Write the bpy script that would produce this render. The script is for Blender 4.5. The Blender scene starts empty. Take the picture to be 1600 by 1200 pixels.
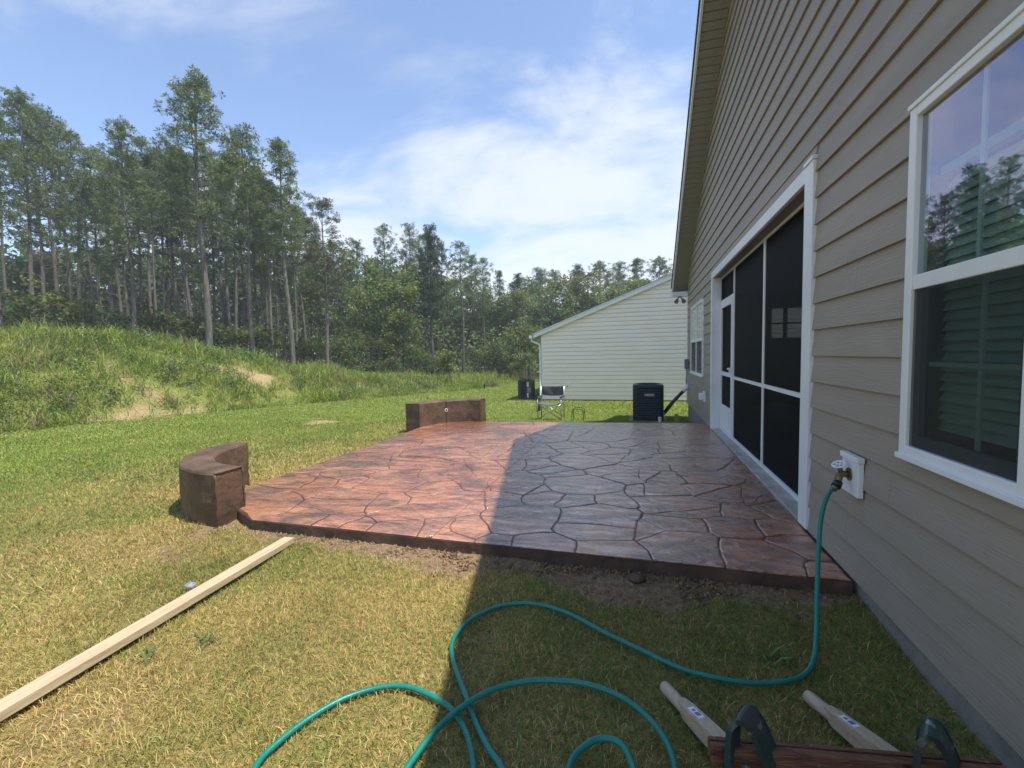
import bpy, math, random
import numpy as np
from mathutils import Vector, Matrix

# ------------------------------------------------------------------ camera, sky, sun, exposure
scene = bpy.context.scene
EYE = 1.42
cam_data = bpy.data.cameras.new("camera")
cam_data.sensor_width = 36.0
cam_data.lens = 15.75
cam_data.clip_start = 0.05
cam_data.clip_end = 3000
cam = bpy.data.objects.new("camera", cam_data)
scene.collection.objects.link(cam)
cr = Vector((0.96157158, 0.27380646, -0.02025121))
cu = Vector((0.00193134, 0.06701278, 0.99775025))
cf = Vector((-0.27454755, 0.9594474, -0.06390877))
cam.matrix_world = Matrix(((cr.x, cu.x, -cf.x, 0), (cr.y, cu.y, -cf.y, 0), (cr.z, cu.z, -cf.z, EYE), (0, 0, 0, 1)))
scene.camera = cam

SUN_EL = math.radians(67.3)
SUN_AZ = math.radians(94.5)          # clockwise from +Y
world = bpy.data.worlds.new("World")
scene.world = world
world.use_nodes = True
wn, wl = world.node_tree.nodes, world.node_tree.links
wn.clear()
def N(nodes, t, **kw):
    n = nodes.new(t)
    for k, v in kw.items():
        setattr(n, k, v)
    return n
w_out = N(wn, 'ShaderNodeOutputWorld')
w_bg = N(wn, 'ShaderNodeBackground')
w_bg.inputs['Strength'].default_value = 0.094
w_sky = N(wn, 'ShaderNodeTexSky', sky_type='NISHITA', sun_disc=False, sun_elevation=SUN_EL, sun_rotation=SUN_AZ)
w_sky.air_density = 0.85
w_sky.dust_density = 0.15
w_sky.ozone_density = 3.0
tc = N(wn, 'ShaderNodeTexCoord')
sep = N(wn, 'ShaderNodeSeparateXYZ')
wl.new(tc.outputs['Generated'], sep.inputs[0])
def wmath(op, a, b=None, clamp=False):
    m = N(wn, 'ShaderNodeMath', operation=op, use_clamp=clamp)
    for i, v in enumerate((a, b)):
        if v is None: continue
        if isinstance(v, (int, float)): m.inputs[i].default_value = v
        else: wl.new(v, m.inputs[i])
    return m.outputs[0]
zz = wmath('ADD', wmath('MAXIMUM', sep.outputs['Z'], 0.0), 0.16)
px = wmath('DIVIDE', sep.outputs['X'], zz)
py = wmath('DIVIDE', sep.outputs['Y'], zz)
comb = N(wn, 'ShaderNodeCombineXYZ')
wl.new(px, comb.inputs[0]); wl.new(py, comb.inputs[1])
mp = N(wn, 'ShaderNodeMapping')
mp.inputs['Location'].default_value = (1.9, 6.3, 5.0)
mp.inputs['Rotation'].default_value = (0, 0, 0.5)
mp.inputs['Scale'].default_value = (0.55, 0.75, 1)
wl.new(comb.outputs[0], mp.inputs[0])
n1 = N(wn, 'ShaderNodeTexNoise')
n1.inputs['Scale'].default_value = 0.55; n1.inputs['Detail'].default_value = 2
n2 = N(wn, 'ShaderNodeTexNoise')
n2.inputs['Scale'].default_value = 1.9; n2.inputs['Detail'].default_value = 9; n2.inputs['Roughness'].default_value = 0.62
n2.inputs['Distortion'].default_value = 0.35
wl.new(mp.outputs[0], n1.inputs['Vector']); wl.new(mp.outputs[0], n2.inputs['Vector'])
cl = wmath('ADD', wmath('MULTIPLY', n1.outputs['Fac'], 0.9), wmath('MULTIPLY', n2.outputs['Fac'], 0.75))
ramp = N(wn, 'ShaderNodeValToRGB')
ramp.color_ramp.interpolation = 'EASE'
ramp.color_ramp.elements[0].position = 0.72; ramp.color_ramp.elements[0].color = (0.07, 0.07, 0.07, 1)
ramp.color_ramp.elements[1].position = 0.93; ramp.color_ramp.elements[1].color = (0.80, 0.80, 0.80, 1)
wl.new(cl, ramp.inputs[0])
wmix = N(wn, 'ShaderNodeMix', data_type='RGBA')
wl.new(ramp.outputs[0], wmix.inputs['Factor'])
wl.new(w_sky.outputs[0], wmix.inputs['A'])
wmix.inputs['B'].default_value = (3.7, 3.85, 4.05, 1)
wl.new(wmix.outputs['Result'], w_bg.inputs['Color'])
wl.new(w_bg.outputs[0], w_out.inputs[0])

sun_data = bpy.data.lights.new("sun", 'SUN')
sun_data.energy = 2.5
sun_data.angle = math.radians(0.53)
sun_data.color = (1.0, 0.955, 0.88)
sun = bpy.data.objects.new("sun", sun_data)
scene.collection.objects.link(sun)
SD = Vector((math.sin(SUN_AZ) * math.cos(SUN_EL), math.cos(SUN_AZ) * math.cos(SUN_EL), math.sin(SUN_EL)))
sun.rotation_euler = SD.to_track_quat('Z', 'Y').to_euler()
sun.location = SD * 60

vs = scene.view_settings
vs.view_transform = 'Standard'
vs.look = 'None'
vs.exposure = 1.54
vs.gamma = 1.0
vs.use_curve_mapping = False
scene.cycles.use_denoising = True
scene.cycles.max_bounces = 8
scene.cycles.transparent_max_bounces = 16

# ------------------------------------------------------------------ helpers
COL = scene.collection
rng = np.random.default_rng(7)
random.seed(11)

def tag(o, label=None, cat=None, group=None, kind=None):
    if label: o['label'] = label
    if cat: o['category'] = cat
    if group: o['group'] = group
    if kind: o['kind'] = kind
    return o

def empty(name, loc=(0, 0, 0), rz=0.0):
    o = bpy.data.objects.new(name, None)
    o.location = loc; o.rotation_euler = (0, 0, rz)
    o.empty_display_size = 0.2
    COL.objects.link(o)
    return o

def link(name, me, mat, parent=None, local=False):
    """one mesh object; parts built in world coordinates keep their place under a moved root"""
    o = bpy.data.objects.new(name, me)
    COL.objects.link(o)
    if mat is not None and len(me.materials) == 0:
        me.materials.append(mat)
    if parent is not None:
        o.parent = parent
        if not local and parent.type == 'EMPTY':
            o.matrix_parent_inverse = Matrix.Translation(-Vector(parent.location))
    return o

class MB:
    """mesh builder: collects shapes into one mesh"""
    def __init__(self):
        self.v = []; self.f = []; self.s = []
    def add(self, vs_, fs, smooth=False):
        b = len(self.v)
        self.v += [tuple(p) for p in vs_]
        self.f += [tuple(b + i for i in f) for f in fs]
        self.s += [smooth] * len(fs)
        return self
    def box(self, x0, x1, y0, y1, z0, z1):
        vs_ = [(x, y, z) for z in (z0, z1) for y in (y0, y1) for x in (x0, x1)]
        return self.add(vs_, [(0, 2, 3, 1), (4, 5, 7, 6), (0, 1, 5, 4), (2, 6, 7, 3), (0, 4, 6, 2), (1, 3, 7, 5)])
    def obox(self, c, dx, dy, dz):
        """oriented box: centre and three half-extent vectors"""
        c, dx, dy, dz = map(Vector, (c, dx, dy, dz))
        vs_ = [c + sx * dx + sy * dy + sz * dz for sz in (-1, 1) for sy in (-1, 1) for sx in (-1, 1)]
        return self.add(vs_, [(0, 2, 3, 1), (4, 5, 7, 6), (0, 1, 5, 4), (2, 6, 7, 3), (0, 4, 6, 2), (1, 3, 7, 5)])
    def prism(self, poly, z0, z1):
        """poly in xy"""
        n = len(poly)
        vs_ = [(p[0], p[1], z0) for p in poly] + [(p[0], p[1], z1) for p in poly]
        fs = [tuple(range(n - 1, -1, -1)), tuple(range(n, 2 * n))]
        fs += [(i, (i + 1) % n, n + (i + 1) % n, n + i) for i in range(n)]
        return self.add(vs_, fs)
    def prismx(self, poly, x0, x1):
        """poly in yz, extruded in x"""
        n = len(poly)
        vs_ = [(x0, p[0], p[1]) for p in poly] + [(x1, p[0], p[1]) for p in poly]
        fs = [tuple(range(n)), tuple(range(2 * n - 1, n - 1, -1))]
        fs += [(i, n + i, n + (i + 1) % n, (i + 1) % n) for i in range(n)]
        return self.add(vs_, fs)
    def prismy(self, poly, y0, y1):
        n = len(poly)
        vs_ = [(p[0], y0, p[1]) for p in poly] + [(p[0], y1, p[1]) for p in poly]
        fs = [tuple(range(n)), tuple(range(2 * n - 1, n - 1, -1))]
        fs += [(i, n + i, n + (i + 1) % n, (i + 1) % n) for i in range(n)]
        return self.add(vs_, fs)
    def tube(self, pts, r, sides=8, caps=True, smooth=True):
        pts = [Vector(p) for p in pts]
        n = len(pts)
        rs = r if isinstance(r, (list, tuple)) else [r] * n
        up = Vector((0, 0, 1))
        t0 = (pts[1] - pts[0]).normalized()
        if abs(t0.dot(up)) > 0.95: up = Vector((0, 1, 0))
        nx = t0.cross(up).normalized()
        vs_, fs = [], []
        for i, p in enumerate(pts):
            t = (pts[min(i + 1, n - 1)] - pts[max(i - 1, 0)]).normalized()
            nx = (nx - t * nx.dot(t)).normalized()
            ny = t.cross(nx)
            for k in range(sides):
                a = 2 * math.pi * k / sides
                vs_.append(p + rs[i] * (math.cos(a) * nx + math.sin(a) * ny))
        for i in range(n - 1):
            for k in range(sides):
                a, b = i * sides + k, i * sides + (k + 1) % sides
                fs.append((a, b, b + sides, a + sides))
        self.add(vs_, fs, smooth)
        if caps:
            b = len(self.v) - len(vs_)
            self.f.append(tuple(b + k for k in range(sides - 1, -1, -1))); self.s.append(False)
            self.f.append(tuple(b + (n - 1) * sides + k for k in range(sides))); self.s.append(False)
        return self
    def strap(self, pts, wdir, w, t):
        """flat bar of width w (along wdir) and thickness t following pts"""
        pts = [Vector(p) for p in pts]; wd = Vector(wdir).normalized()
        vs_, fs = [], []
        n = len(pts)
        for i, p in enumerate(pts):
            tn = (pts[min(i + 1, n - 1)] - pts[max(i - 1, 0)]).normalized()
            nn = tn.cross(wd).normalized()
            for a, b in ((-1, -1), (1, -1), (1, 1), (-1, 1)):
                vs_.append(p + wd * (a * w / 2) + nn * (b * t / 2))
        for i in range(n - 1):
            for k in range(4):
                a, b = i * 4 + k, i * 4 + (k + 1) % 4
                fs.append((a, b, b + 4, a + 4))
        fs += [(3, 2, 1, 0), tuple((n - 1) * 4 + k for k in range(4))]
        return self.add(vs_, fs)
    def disc(self, c, ax, r, h, sides=20):
        c = Vector(c); ax = Vector(ax).normalized()
        return self.tube([c - ax * h / 2, c + ax * h / 2], r, sides, True, False)
    def ring(self, c, ax, R, r, seg=20, sides=6):
        c = Vector(c); ax = Vector(ax).normalized()
        a = ax.orthogonal().normalized(); b = ax.cross(a)
        vs_, fs = [], []
        for i in range(seg):
            t = 2 * math.pi * i / seg
            d = math.cos(t) * a + math.sin(t) * b
            for k in range(sides):
                q = 2 * math.pi * k / sides
                vs_.append(c + d * (R + r * math.cos(q)) + ax * r * math.sin(q))
        for i in range(seg):
            for k in range(sides):
                i2, k2 = (i + 1) % seg, (k + 1) % sides
                fs.append((i * sides + k, i2 * sides + k, i2 * sides + k2, i * sides + k2))
        return self.add(vs_, fs, True)
    def mesh(self, name):
        me = bpy.data.meshes.new(name)
        me.from_pydata(self.v, [], self.f)
        me.polygons.foreach_set('use_smooth', self.s)
        me.update()
        return me
    def build(self, name, mat, parent=None, local=False, bevel=0):
        o = link(name, self.mesh(name), mat, parent, local)
        if bevel:
            m = o.modifiers.new('bevel', 'BEVEL'); m.width = bevel; m.segments = 2; m.limit_method = 'ANGLE'
        return o

def tri_mesh(name, verts, tris, cols=None, smooth=False):
    """large triangle mesh from numpy arrays with a per-vertex colour attribute"""
    me = bpy.data.meshes.new(name)
    verts = np.asarray(verts, np.float32).reshape(-1, 3); tris = np.asarray(tris, np.int32).reshape(-1, 3)
    me.vertices.add(len(verts)); me.vertices.foreach_set('co', verts.ravel())
    me.loops.add(tris.size); me.loops.foreach_set('vertex_index', tris.ravel())
    me.polygons.add(len(tris))
    me.polygons.foreach_set('loop_start', np.arange(0, tris.size, 3, dtype=np.int32))
    me.polygons.foreach_set('loop_total', np.full(len(tris), 3, np.int32))
    if smooth: me.polygons.foreach_set('use_smooth', np.ones(len(tris), bool))
    me.update(calc_edges=True)
    if cols is not None:
        at = me.color_attributes.new('Col', 'FLOAT_COLOR', 'POINT')
        c = np.ones((len(verts), 4), np.float32); c[:, :3] = cols
        at.data.foreach_set('color', c.ravel())
    return me

def _hash(ix, iy, seed):
    h = (ix.astype(np.int64) * 374761393 + iy.astype(np.int64) * 668265263 + seed * 1442695041) & 0x7fffffff
    h = ((h ^ (h >> 13)) * 1274126177) & 0x7fffffff
    return ((h ^ (h >> 16)) & 0xffff) / 65535.0
def vnoise(x, y, seed=0):
    x = np.asarray(x, float); y = np.asarray(y, float)
    ix, iy = np.floor(x), np.floor(y)
    fx, fy = x - ix, y - iy
    fx = fx * fx * (3 - 2 * fx); fy = fy * fy * (3 - 2 * fy)
    a, b = _hash(ix, iy, seed), _hash(ix + 1, iy, seed)
    c, d = _hash(ix, iy + 1, seed), _hash(ix + 1, iy + 1, seed)
    return (a * (1 - fx) + b * fx) * (1 - fy) + (c * (1 - fx) + d * fx) * fy
def fbm(x, y, seed=0, oct=4):
    x = np.asarray(x, float); y = np.asarray(y, float)
    s, a, t = 0, 0.5, 0
    for i in range(oct):
        s = s + a * vnoise(x * 2 ** i, y * 2 ** i, seed + i * 17); t += a; a *= 0.5
    return s / t
def S(t):
    t = np.clip(t, 0, 1)
    return t * t * (3 - 2 * t)

# ------------------------------------------------------------------ materials
def material(name, col, rough=0.6, col2=None, scale=4.0, detail=5, stretch=(1, 1, 1), ramp=(0.35, 0.65), bump=0.0, bscale=30.0,
             bstretch=None, spec=0.5, metal=0.0, rough2=None, coat=0.0, speck=None):
    m = bpy.data.materials.new(name); m.use_nodes = True
    n, l = m.node_tree.nodes, m.node_tree.links
    b = n['Principled BSDF']
    b.inputs['Base Color'].default_value = (*col, 1)
    b.inputs['Roughness'].default_value = rough
    b.inputs['Specular IOR Level'].default_value = spec
    b.inputs['Metallic'].default_value = metal
    if coat:
        b.inputs['Coat Weight'].default_value = coat; b.inputs['Coat Roughness'].default_value = 0.12
    t = n.new('ShaderNodeTexCoord')
    mp = n.new('ShaderNodeMapping'); mp.inputs['Scale'].default_value = stretch
    l.new(t.outputs['Object'], mp.inputs[0])
    if col2 is not None:
        no = n.new('ShaderNodeTexNoise'); no.inputs['Scale'].default_value = scale; no.inputs['Detail'].default_value = detail
        no.inputs['Roughness'].default_value = 0.62
        l.new(mp.outputs[0], no.inputs['Vector'])
        r = n.new('ShaderNodeValToRGB')
        r.color_ramp.elements[0].position = ramp[0]; r.color_ramp.elements[0].color = (*col, 1)
        r.color_ramp.elements[1].position = ramp[1]; r.color_ramp.elements[1].color = (*col2, 1)
        l.new(no.outputs['Fac'], r.inputs[0])
        out = r.outputs[0]
        if speck is not None:
            ns = n.new('ShaderNodeTexNoise'); ns.inputs['Scale'].default_value = speck[1]; ns.inputs['Detail'].default_value = 3
            l.new(t.outputs['Object'], ns.inputs['Vector'])
            rs = n.new('ShaderNodeValToRGB'); rs.color_ramp.elements[0].position = speck[2]; rs.color_ramp.elements[1].position = speck[2] + 0.08
            l.new(ns.outputs['Fac'], rs.inputs[0])
            mx = n.new('ShaderNodeMix'); mx.data_type = 'RGBA'
            l.new(rs.outputs[0], mx.inputs['Factor']); l.new(out, mx.inputs['A']); mx.inputs['B'].default_value = (*speck[0], 1)
            out = mx.outputs['Result']
        l.new(out, b.inputs['Base Color'])
        if rough2 is not None:
            mr = n.new('ShaderNodeMapRange'); mr.inputs['From Min'].default_value = 0.3; mr.inputs['From Max'].default_value = 0.7
            mr.inputs['To Min'].default_value = rough; mr.inputs['To Max'].default_value = rough2
            l.new(no.outputs['Fac'], mr.inputs['Value']); l.new(mr.outputs[0], b.inputs['Roughness'])
    if bump:
        mb = n.new('ShaderNodeMapping'); mb.inputs['Scale'].default_value = bstretch or (1, 1, 1)
        l.new(t.outputs['Object'], mb.inputs[0])
        nb = n.new('ShaderNodeTexNoise'); nb.inputs['Scale'].default_value = bscale; nb.inputs['Detail'].default_value = 5
        l.new(mb.outputs[0], nb.inputs['Vector'])
        bp = n.new('ShaderNodeBump'); bp.inputs['Strength'].default_value = bump; bp.inputs['Distance'].default_value = 0.02
        l.new(nb.outputs['Fac'], bp.inputs['Height']); l.new(bp.outputs[0], b.inputs['Normal'])
    return m

def leaf_material(name, trans=0.3, rough=0.6, spec=0.25):
    m = bpy.data.materials.new(name); m.use_nodes = True
    n, l = m.node_tree.nodes, m.node_tree.links
    b = n['Principled BSDF']; b.inputs['Roughness'].default_value = rough; b.inputs['Specular IOR Level'].default_value = spec
    a = n.new('ShaderNodeAttribute'); a.attribute_name = 'Col'
    l.new(a.outputs['Color'], b.inputs['Base Color'])
    if trans:
        t = n.new('ShaderNodeBsdfTranslucent'); l.new(a.outputs['Color'], t.inputs['Color'])
        mx = n.new('ShaderNodeMixShader'); mx.inputs[0].default_value = trans
        l.new(b.outputs[0], mx.inputs[1]); l.new(t.outputs[0], mx.inputs[2])
        l.new(mx.outputs[0], n['Material Output'].inputs[0])
    return m

def glass_material(name, tint=(0.9, 0.95, 0.93), gloss=(1, 1, 1), f0=0.1):
    """thin pane: mirror reflection by angle over a clear tinted sheet, the same from both sides"""
    m = bpy.data.materials.new(name); m.use_nodes = True
    n, l = m.node_tree.nodes, m.node_tree.links
    n.remove(n['Principled BSDF'])
    g = n.new('ShaderNodeNewGeometry')
    dt = n.new('ShaderNodeVectorMath'); dt.operation = 'DOT_PRODUCT'
    l.new(g.outputs['Normal'], dt.inputs[0]); l.new(g.outputs['Incoming'], dt.inputs[1])
    def mth(op, a_, b_=None):
        q = n.new('ShaderNodeMath'); q.operation = op
        for i, v in enumerate((a_, b_)):
            if v is None: continue
            if isinstance(v, (int, float)): q.inputs[i].default_value = v
            else: l.new(v, q.inputs[i])
        return q.outputs[0]
    k = mth('POWER', mth('SUBTRACT', 1.0, mth('ABSOLUTE', dt.outputs['Value'])), 5.0)
    fac = mth('ADD', f0, mth('MULTIPLY', k, 1.0 - f0))
    tr = n.new('ShaderNodeBsdfTransparent'); tr.inputs['Color'].default_value = (*tint, 1)
    gl = n.new('ShaderNodeBsdfGlossy'); gl.inputs['Roughness'].default_value = 0.01; gl.inputs['Color'].default_value = (*gloss, 1)
    mx = n.new('ShaderNodeMixShader')
    l.new(fac, mx.inputs[0]); l.new(tr.outputs[0], mx.inputs[1]); l.new(gl.outputs[0], mx.inputs[2])
    l.new(mx.outputs[0], n['Material Output'].inputs[0])
    return m

def screen_material(name, opacity=0.64, col=(0.005, 0.0065, 0.0085)):
    m = bpy.data.materials.new(name); m.use_nodes = True
    n, l = m.node_tree.nodes, m.node_tree.links
    b = n['Principled BSDF']; b.inputs['Base Color'].default_value = (*col, 1); b.inputs['Roughness'].default_value = 0.55
    b.inputs['Specular IOR Level'].default_value = 0.08
    tr = n.new('ShaderNodeBsdfTransparent')
    mx = n.new('ShaderNodeMixShader'); mx.inputs[0].default_value = opacity
    l.new(tr.outputs[0], mx.inputs[1]); l.new(b.outputs[0], mx.inputs[2])
    l.new(mx.outputs[0], n['Material Output'].inputs[0])
    return m

MT = {}
MT['siding'] = material('taupe_siding_paint', (0.295, 0.250, 0.198), 0.55, (0.345, 0.297, 0.238), 2.2, 5, (1, 0.35, 2), bump=0.22, bscale=26, bstretch=(1, 0.22, 5), spec=0.4)
MT['white_trim'] = material('white_trim_paint', (0.70, 0.72, 0.73), 0.4, (0.76, 0.78, 0.79), 3, bump=0.03, bscale=60)
MT['white_vinyl'] = material('white_vinyl', (0.72, 0.74, 0.74), 0.32, (0.78, 0.79, 0.79), 5)
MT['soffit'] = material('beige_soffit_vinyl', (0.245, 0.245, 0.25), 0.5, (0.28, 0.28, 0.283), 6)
MT['shingle'] = material('dark_shingle', (0.03, 0.03, 0.033), 0.9, (0.07, 0.068, 0.066), 30, bump=0.4, bscale=80)
MT['foundation'] = material('foundation_concrete', (0.18, 0.165, 0.14), 0.85, (0.28, 0.26, 0.225), 5, bump=0.35, bscale=25)
MT['sill'] = material('sill_concrete', (0.32, 0.30, 0.25), 0.7, (0.50, 0.47, 0.40), 6, bump=0.25, bscale=30)
MT['interior'] = material('dim_interior_paint', (0.16, 0.16, 0.165), 0.8, (0.2, 0.2, 0.2), 2)
MT['screen'] = screen_material('insect_screen')
MT['half_screen'] = screen_material('window_screen', 0.36, (0.035, 0.04, 0.04))
MT['glass'] = glass_material('window_glass', (0.74, 0.86, 0.81), (0.93, 0.80, 1.0), f0=0.2)
MT['glass_low'] = glass_material('lower_window_glass', (0.80, 0.90, 0.86), (0.9, 0.85, 1.0), f0=0.03)
MT['glass_far'] = glass_material('clear_glass', (0.85, 0.9, 0.88), f0=0.2)
MT['blind'] = material('blind_vinyl', (0.52, 0.60, 0.56), 0.5, (0.57, 0.65, 0.60), 3)
MT['cream'] = material('cream_vinyl_siding', (0.86, 0.765, 0.66), 0.45, (0.90, 0.805, 0.70), 2.5, 4, (0.5, 1, 2), bump=0.06, bscale=30, bstretch=(0.3, 1, 4))
MT['stone'] = None
MT['bench'] = material('brown_stamped_concrete', (0.052, 0.031, 0.018), 0.6, (0.155, 0.095, 0.056), 3.6, 9, (1, 1, 1.1), (0.3, 0.72), bump=1.0, bscale=9, bstretch=(1, 1, 1.1), spec=0.4, speck=((0.21, 0.15, 0.11), 38, 0.66))
MT['slab_side'] = material('slab_edge_concrete', (0.045, 0.026, 0.017), 0.7, (0.12, 0.068, 0.045), 5, 6, (1, 1, 0.5), bump=0.7, bscale=16)
MT['grout'] = material('joint_concrete', (0.055, 0.027, 0.018), 0.5, (0.115, 0.058, 0.038), 6, bump=0.5, bscale=40)
MT['pine_board'] = material('fresh_pine_lumber', (0.37, 0.275, 0.155), 0.6, (0.52, 0.425, 0.275), 6, 8, (16, 0.45, 8), bump=0.15, bscale=30, bstretch=(6, 0.4, 6), speck=((0.32, 0.24, 0.16), 22, 0.70))
MT['hose'] = material('green_rubber_hose', (0.004, 0.155, 0.115), 0.38, (0.006, 0.19, 0.145), 8, bump=0.1, bscale=120)
MT['brass'] = material('aged_brass', (0.12, 0.085, 0.045), 0.45, (0.28, 0.2, 0.09), 20, metal=0.7)
MT['black_plastic'] = material('black_plastic', (0.012, 0.012, 0.014), 0.4)
MT['ac_paint'] = material('charcoal_ac_paint', (0.02, 0.024, 0.029), 0.35, (0.03, 0.035, 0.041), 6)
MT['ac_core'] = material('condenser_fins', (0.006, 0.007, 0.008), 0.7)
MT['badge'] = material('badge_plate', (0.30, 0.16, 0.15), 0.35, (0.45, 0.36, 0.34), 30)
MT['grey_box'] = material('grey_enclosure_paint', (0.16, 0.165, 0.165), 0.5)
MT['pad'] = material('equipment_pad', (0.22, 0.20, 0.18), 0.9, (0.3, 0.28, 0.25), 8, bump=0.3)
MT['alu'] = material('aluminium_tube', (0.42, 0.43, 0.44), 0.35, metal=0.75)
MT['grey_fabric'] = material('grey_chair_fabric', (0.075, 0.078, 0.08), 0.85, (0.11, 0.113, 0.115), 14, bump=0.3, bscale=12)
MT['black_tube'] = material('black_steel_tube', (0.02, 0.02, 0.022), 0.45)
MT['stake_wood'] = material('weathered_stake_wood', (0.25, 0.19, 0.10), 0.8, (0.36, 0.29, 0.17), 12, stretch=(4, 4, .6))
MT['ash_wood'] = material('pale_ash_wood', (0.38, 0.285, 0.19), 0.5, (0.50, 0.395, 0.275), 10, 5, (6, 1, 6), bump=0.08, bscale=40)
MT['brown_wood'] = material('stained_brown_wood', (0.05, 0.019, 0.01), 0.5, (0.22, 0.088, 0.042), 7, 8, (0.6, 8, 8), bump=0.5, bscale=30, bstretch=(0.5, 8, 8), speck=((0.26, 0.17, 0.12), 45, 0.67))
MT['green_steel'] = material('worn_green_steel', (0.010, 0.055, 0.045), 0.36, (0.035, 0.042, 0.042), 9, 7, ramp=(0.4, 0.6), bump=0.1, speck=((0.24, 0.25, 0.24), 30, 0.66))
MT['zinc'] = material('zinc_bolt', (0.38, 0.41, 0.40), 0.4, metal=0.8)
MT['sticker'] = material('white_sticker', (0.7, 0.72, 0.75), 0.4)
MT['sticker_print'] = material('blue_sticker_print', (0.10, 0.14, 0.34), 0.4)
MT['yellow_label'] = material('yellow_label', (0.52, 0.56, 0.18), 0.5)
MT['bark'] = material('pine_bark', (0.075, 0.064, 0.053), 0.9, (0.18, 0.158, 0.132), 3, 6, (4, 4, 0.7), bump=0.8, bscale=10, bstretch=(2, 2, 0.5))
MT['bark_dark'] = material('grey_bark', (0.05, 0.045, 0.036), 0.9, (0.12, 0.11, 0.09), 4, 6, (4, 4, 0.7))
MT['grey_stone'] = material('grey_stone', (0.16, 0.17, 0.18), 0.8, (0.3, 0.31, 0.33), 20, bump=0.5)
MT['leaf'] = leaf_material('foliage', 0.42)
MT['needle'] = leaf_material('pine_needles', 0.32, 0.55, 0.25)
MT['grass'] = leaf_material('lawn_grass_blades', 0.25, 0.55, 0.3)

def stone_material():
    m = bpy.data.materials.new('stamped_terracotta_concrete'); m.use_nodes = True
    n, l = m.node_tree.nodes, m.node_tree.links
    b = n['Principled BSDF']
    t = n.new('ShaderNodeTexCoord')
    def noise(scale, stretch, detail=6, rough=0.6, dist=0.0):
        mp = n.new('ShaderNodeMapping'); mp.inputs['Scale'].default_value = stretch
        l.new(t.outputs['Object'], mp.inputs[0])
        q = n.new('ShaderNodeTexNoise'); q.inputs['Scale'].default_value = scale; q.inputs['Detail'].default_value = detail
        q.inputs['Roughness'].default_value = rough; q.inputs['Distortion'].default_value = dist
        l.new(mp.outputs[0], q.inputs['Vector'])
        return q.outputs['Fac']
    def ramp(src, p0, c0, p1, c1):
        r = n.new('ShaderNodeValToRGB')
        r.color_ramp.elements[0].position = p0; r.color_ramp.elements[0].color = c0
        r.color_ramp.elements[1].position = p1; r.color_ramp.elements[1].color = c1
        l.new(src, r.inputs[0]); return r.outputs[0]
    def mix(f, a, bb, mode='MIX'):
        x = n.new('ShaderNodeMix'); x.data_type = 'RGBA'; x.blend_type = mode
        for k, v in (('Factor', f), ('A', a), ('B', bb)):
            if isinstance(v, (tuple, float)): x.inputs[k].default_value = v
            else: l.new(v, x.inputs[k])
        return x.outputs['Result']
    big = noise(1.1, (1, 1, 1), 3)
    streak = noise(3.4, (0.6, 1.9, 1), 10, 0.72, 0.8)
    fine = noise(14, (0.8, 1.6, 1), 6, 0.7, 0.4)
    base = ramp(big, 0.35, (0.46, 0.155, 0.066, 1), 0.68, (0.62, 0.280, 0.145, 1))
    dark = ramp(streak, 0.46, (0, 0, 0, 1), 0.64, (0.92, 0.92, 0.92, 1))
    c = mix(dark, base, (0.085, 0.045, 0.034, 1))
    mott = noise(2.1, (0.8, 1.3, 1), 7, 0.66, 0.5)
    mk = ramp(mott, 0.48, (0, 0, 0, 1), 0.62, (0.8, 0.8, 0.8, 1))
    c = mix(mk, c, (0.125, 0.060, 0.042, 1))
    fk = ramp(fine, 0.50, (0, 0, 0, 1), 0.70, (0.55, 0.55, 0.55, 1))
    c = mix(fk, c, (0.09, 0.048, 0.036, 1))
    at = n.new('ShaderNodeAttribute'); at.attribute_name = 'tone'; at.attribute_type = 'OBJECT'
    c2 = mix(at.outputs['Fac'], c, (0.22, 0.085, 0.045, 1))
    l.new(c2, b.inputs['Base Color'])
    rr = n.new('ShaderNodeMapRange'); rr.inputs['From Min'].default_value = 0.35; rr.inputs['From Max'].default_value = 0.7
    rr.inputs['To Min'].default_value = 0.17; rr.inputs['To Max'].default_value = 0.40
    l.new(fine, rr.inputs['Value']); l.new(rr.outputs[0], b.inputs['Roughness'])
    b.inputs['IOR'].default_value = 1.55
    b.inputs['Coat Weight'].default_value = 1.0; b.inputs['Coat Roughness'].default_value = 0.14; b.inputs['Coat IOR'].default_value = 2.0
    s1 = noise(5.5, (0.75, 1.7, 1), 7, 0.6, 0.9)
    b1 = n.new('ShaderNodeBump'); b1.inputs['Strength'].default_value = 0.9; b1.inputs['Distance'].default_value = 0.028
    l.new(s1, b1.inputs['Height'])
    b2 = n.new('ShaderNodeBump'); b2.inputs['Strength'].default_value = 0.25; b2.inputs['Distance'].default_value = 0.006
    l.new(fine, b2.inputs['Height']); l.new(b1.outputs[0], b2.inputs['Normal'])
    l.new(b2.outputs[0], b.inputs['Normal'])
    l.new(b2.outputs[0], b.inputs['Coat Normal'])
    return m
MT['stone'] = stone_material()

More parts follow.
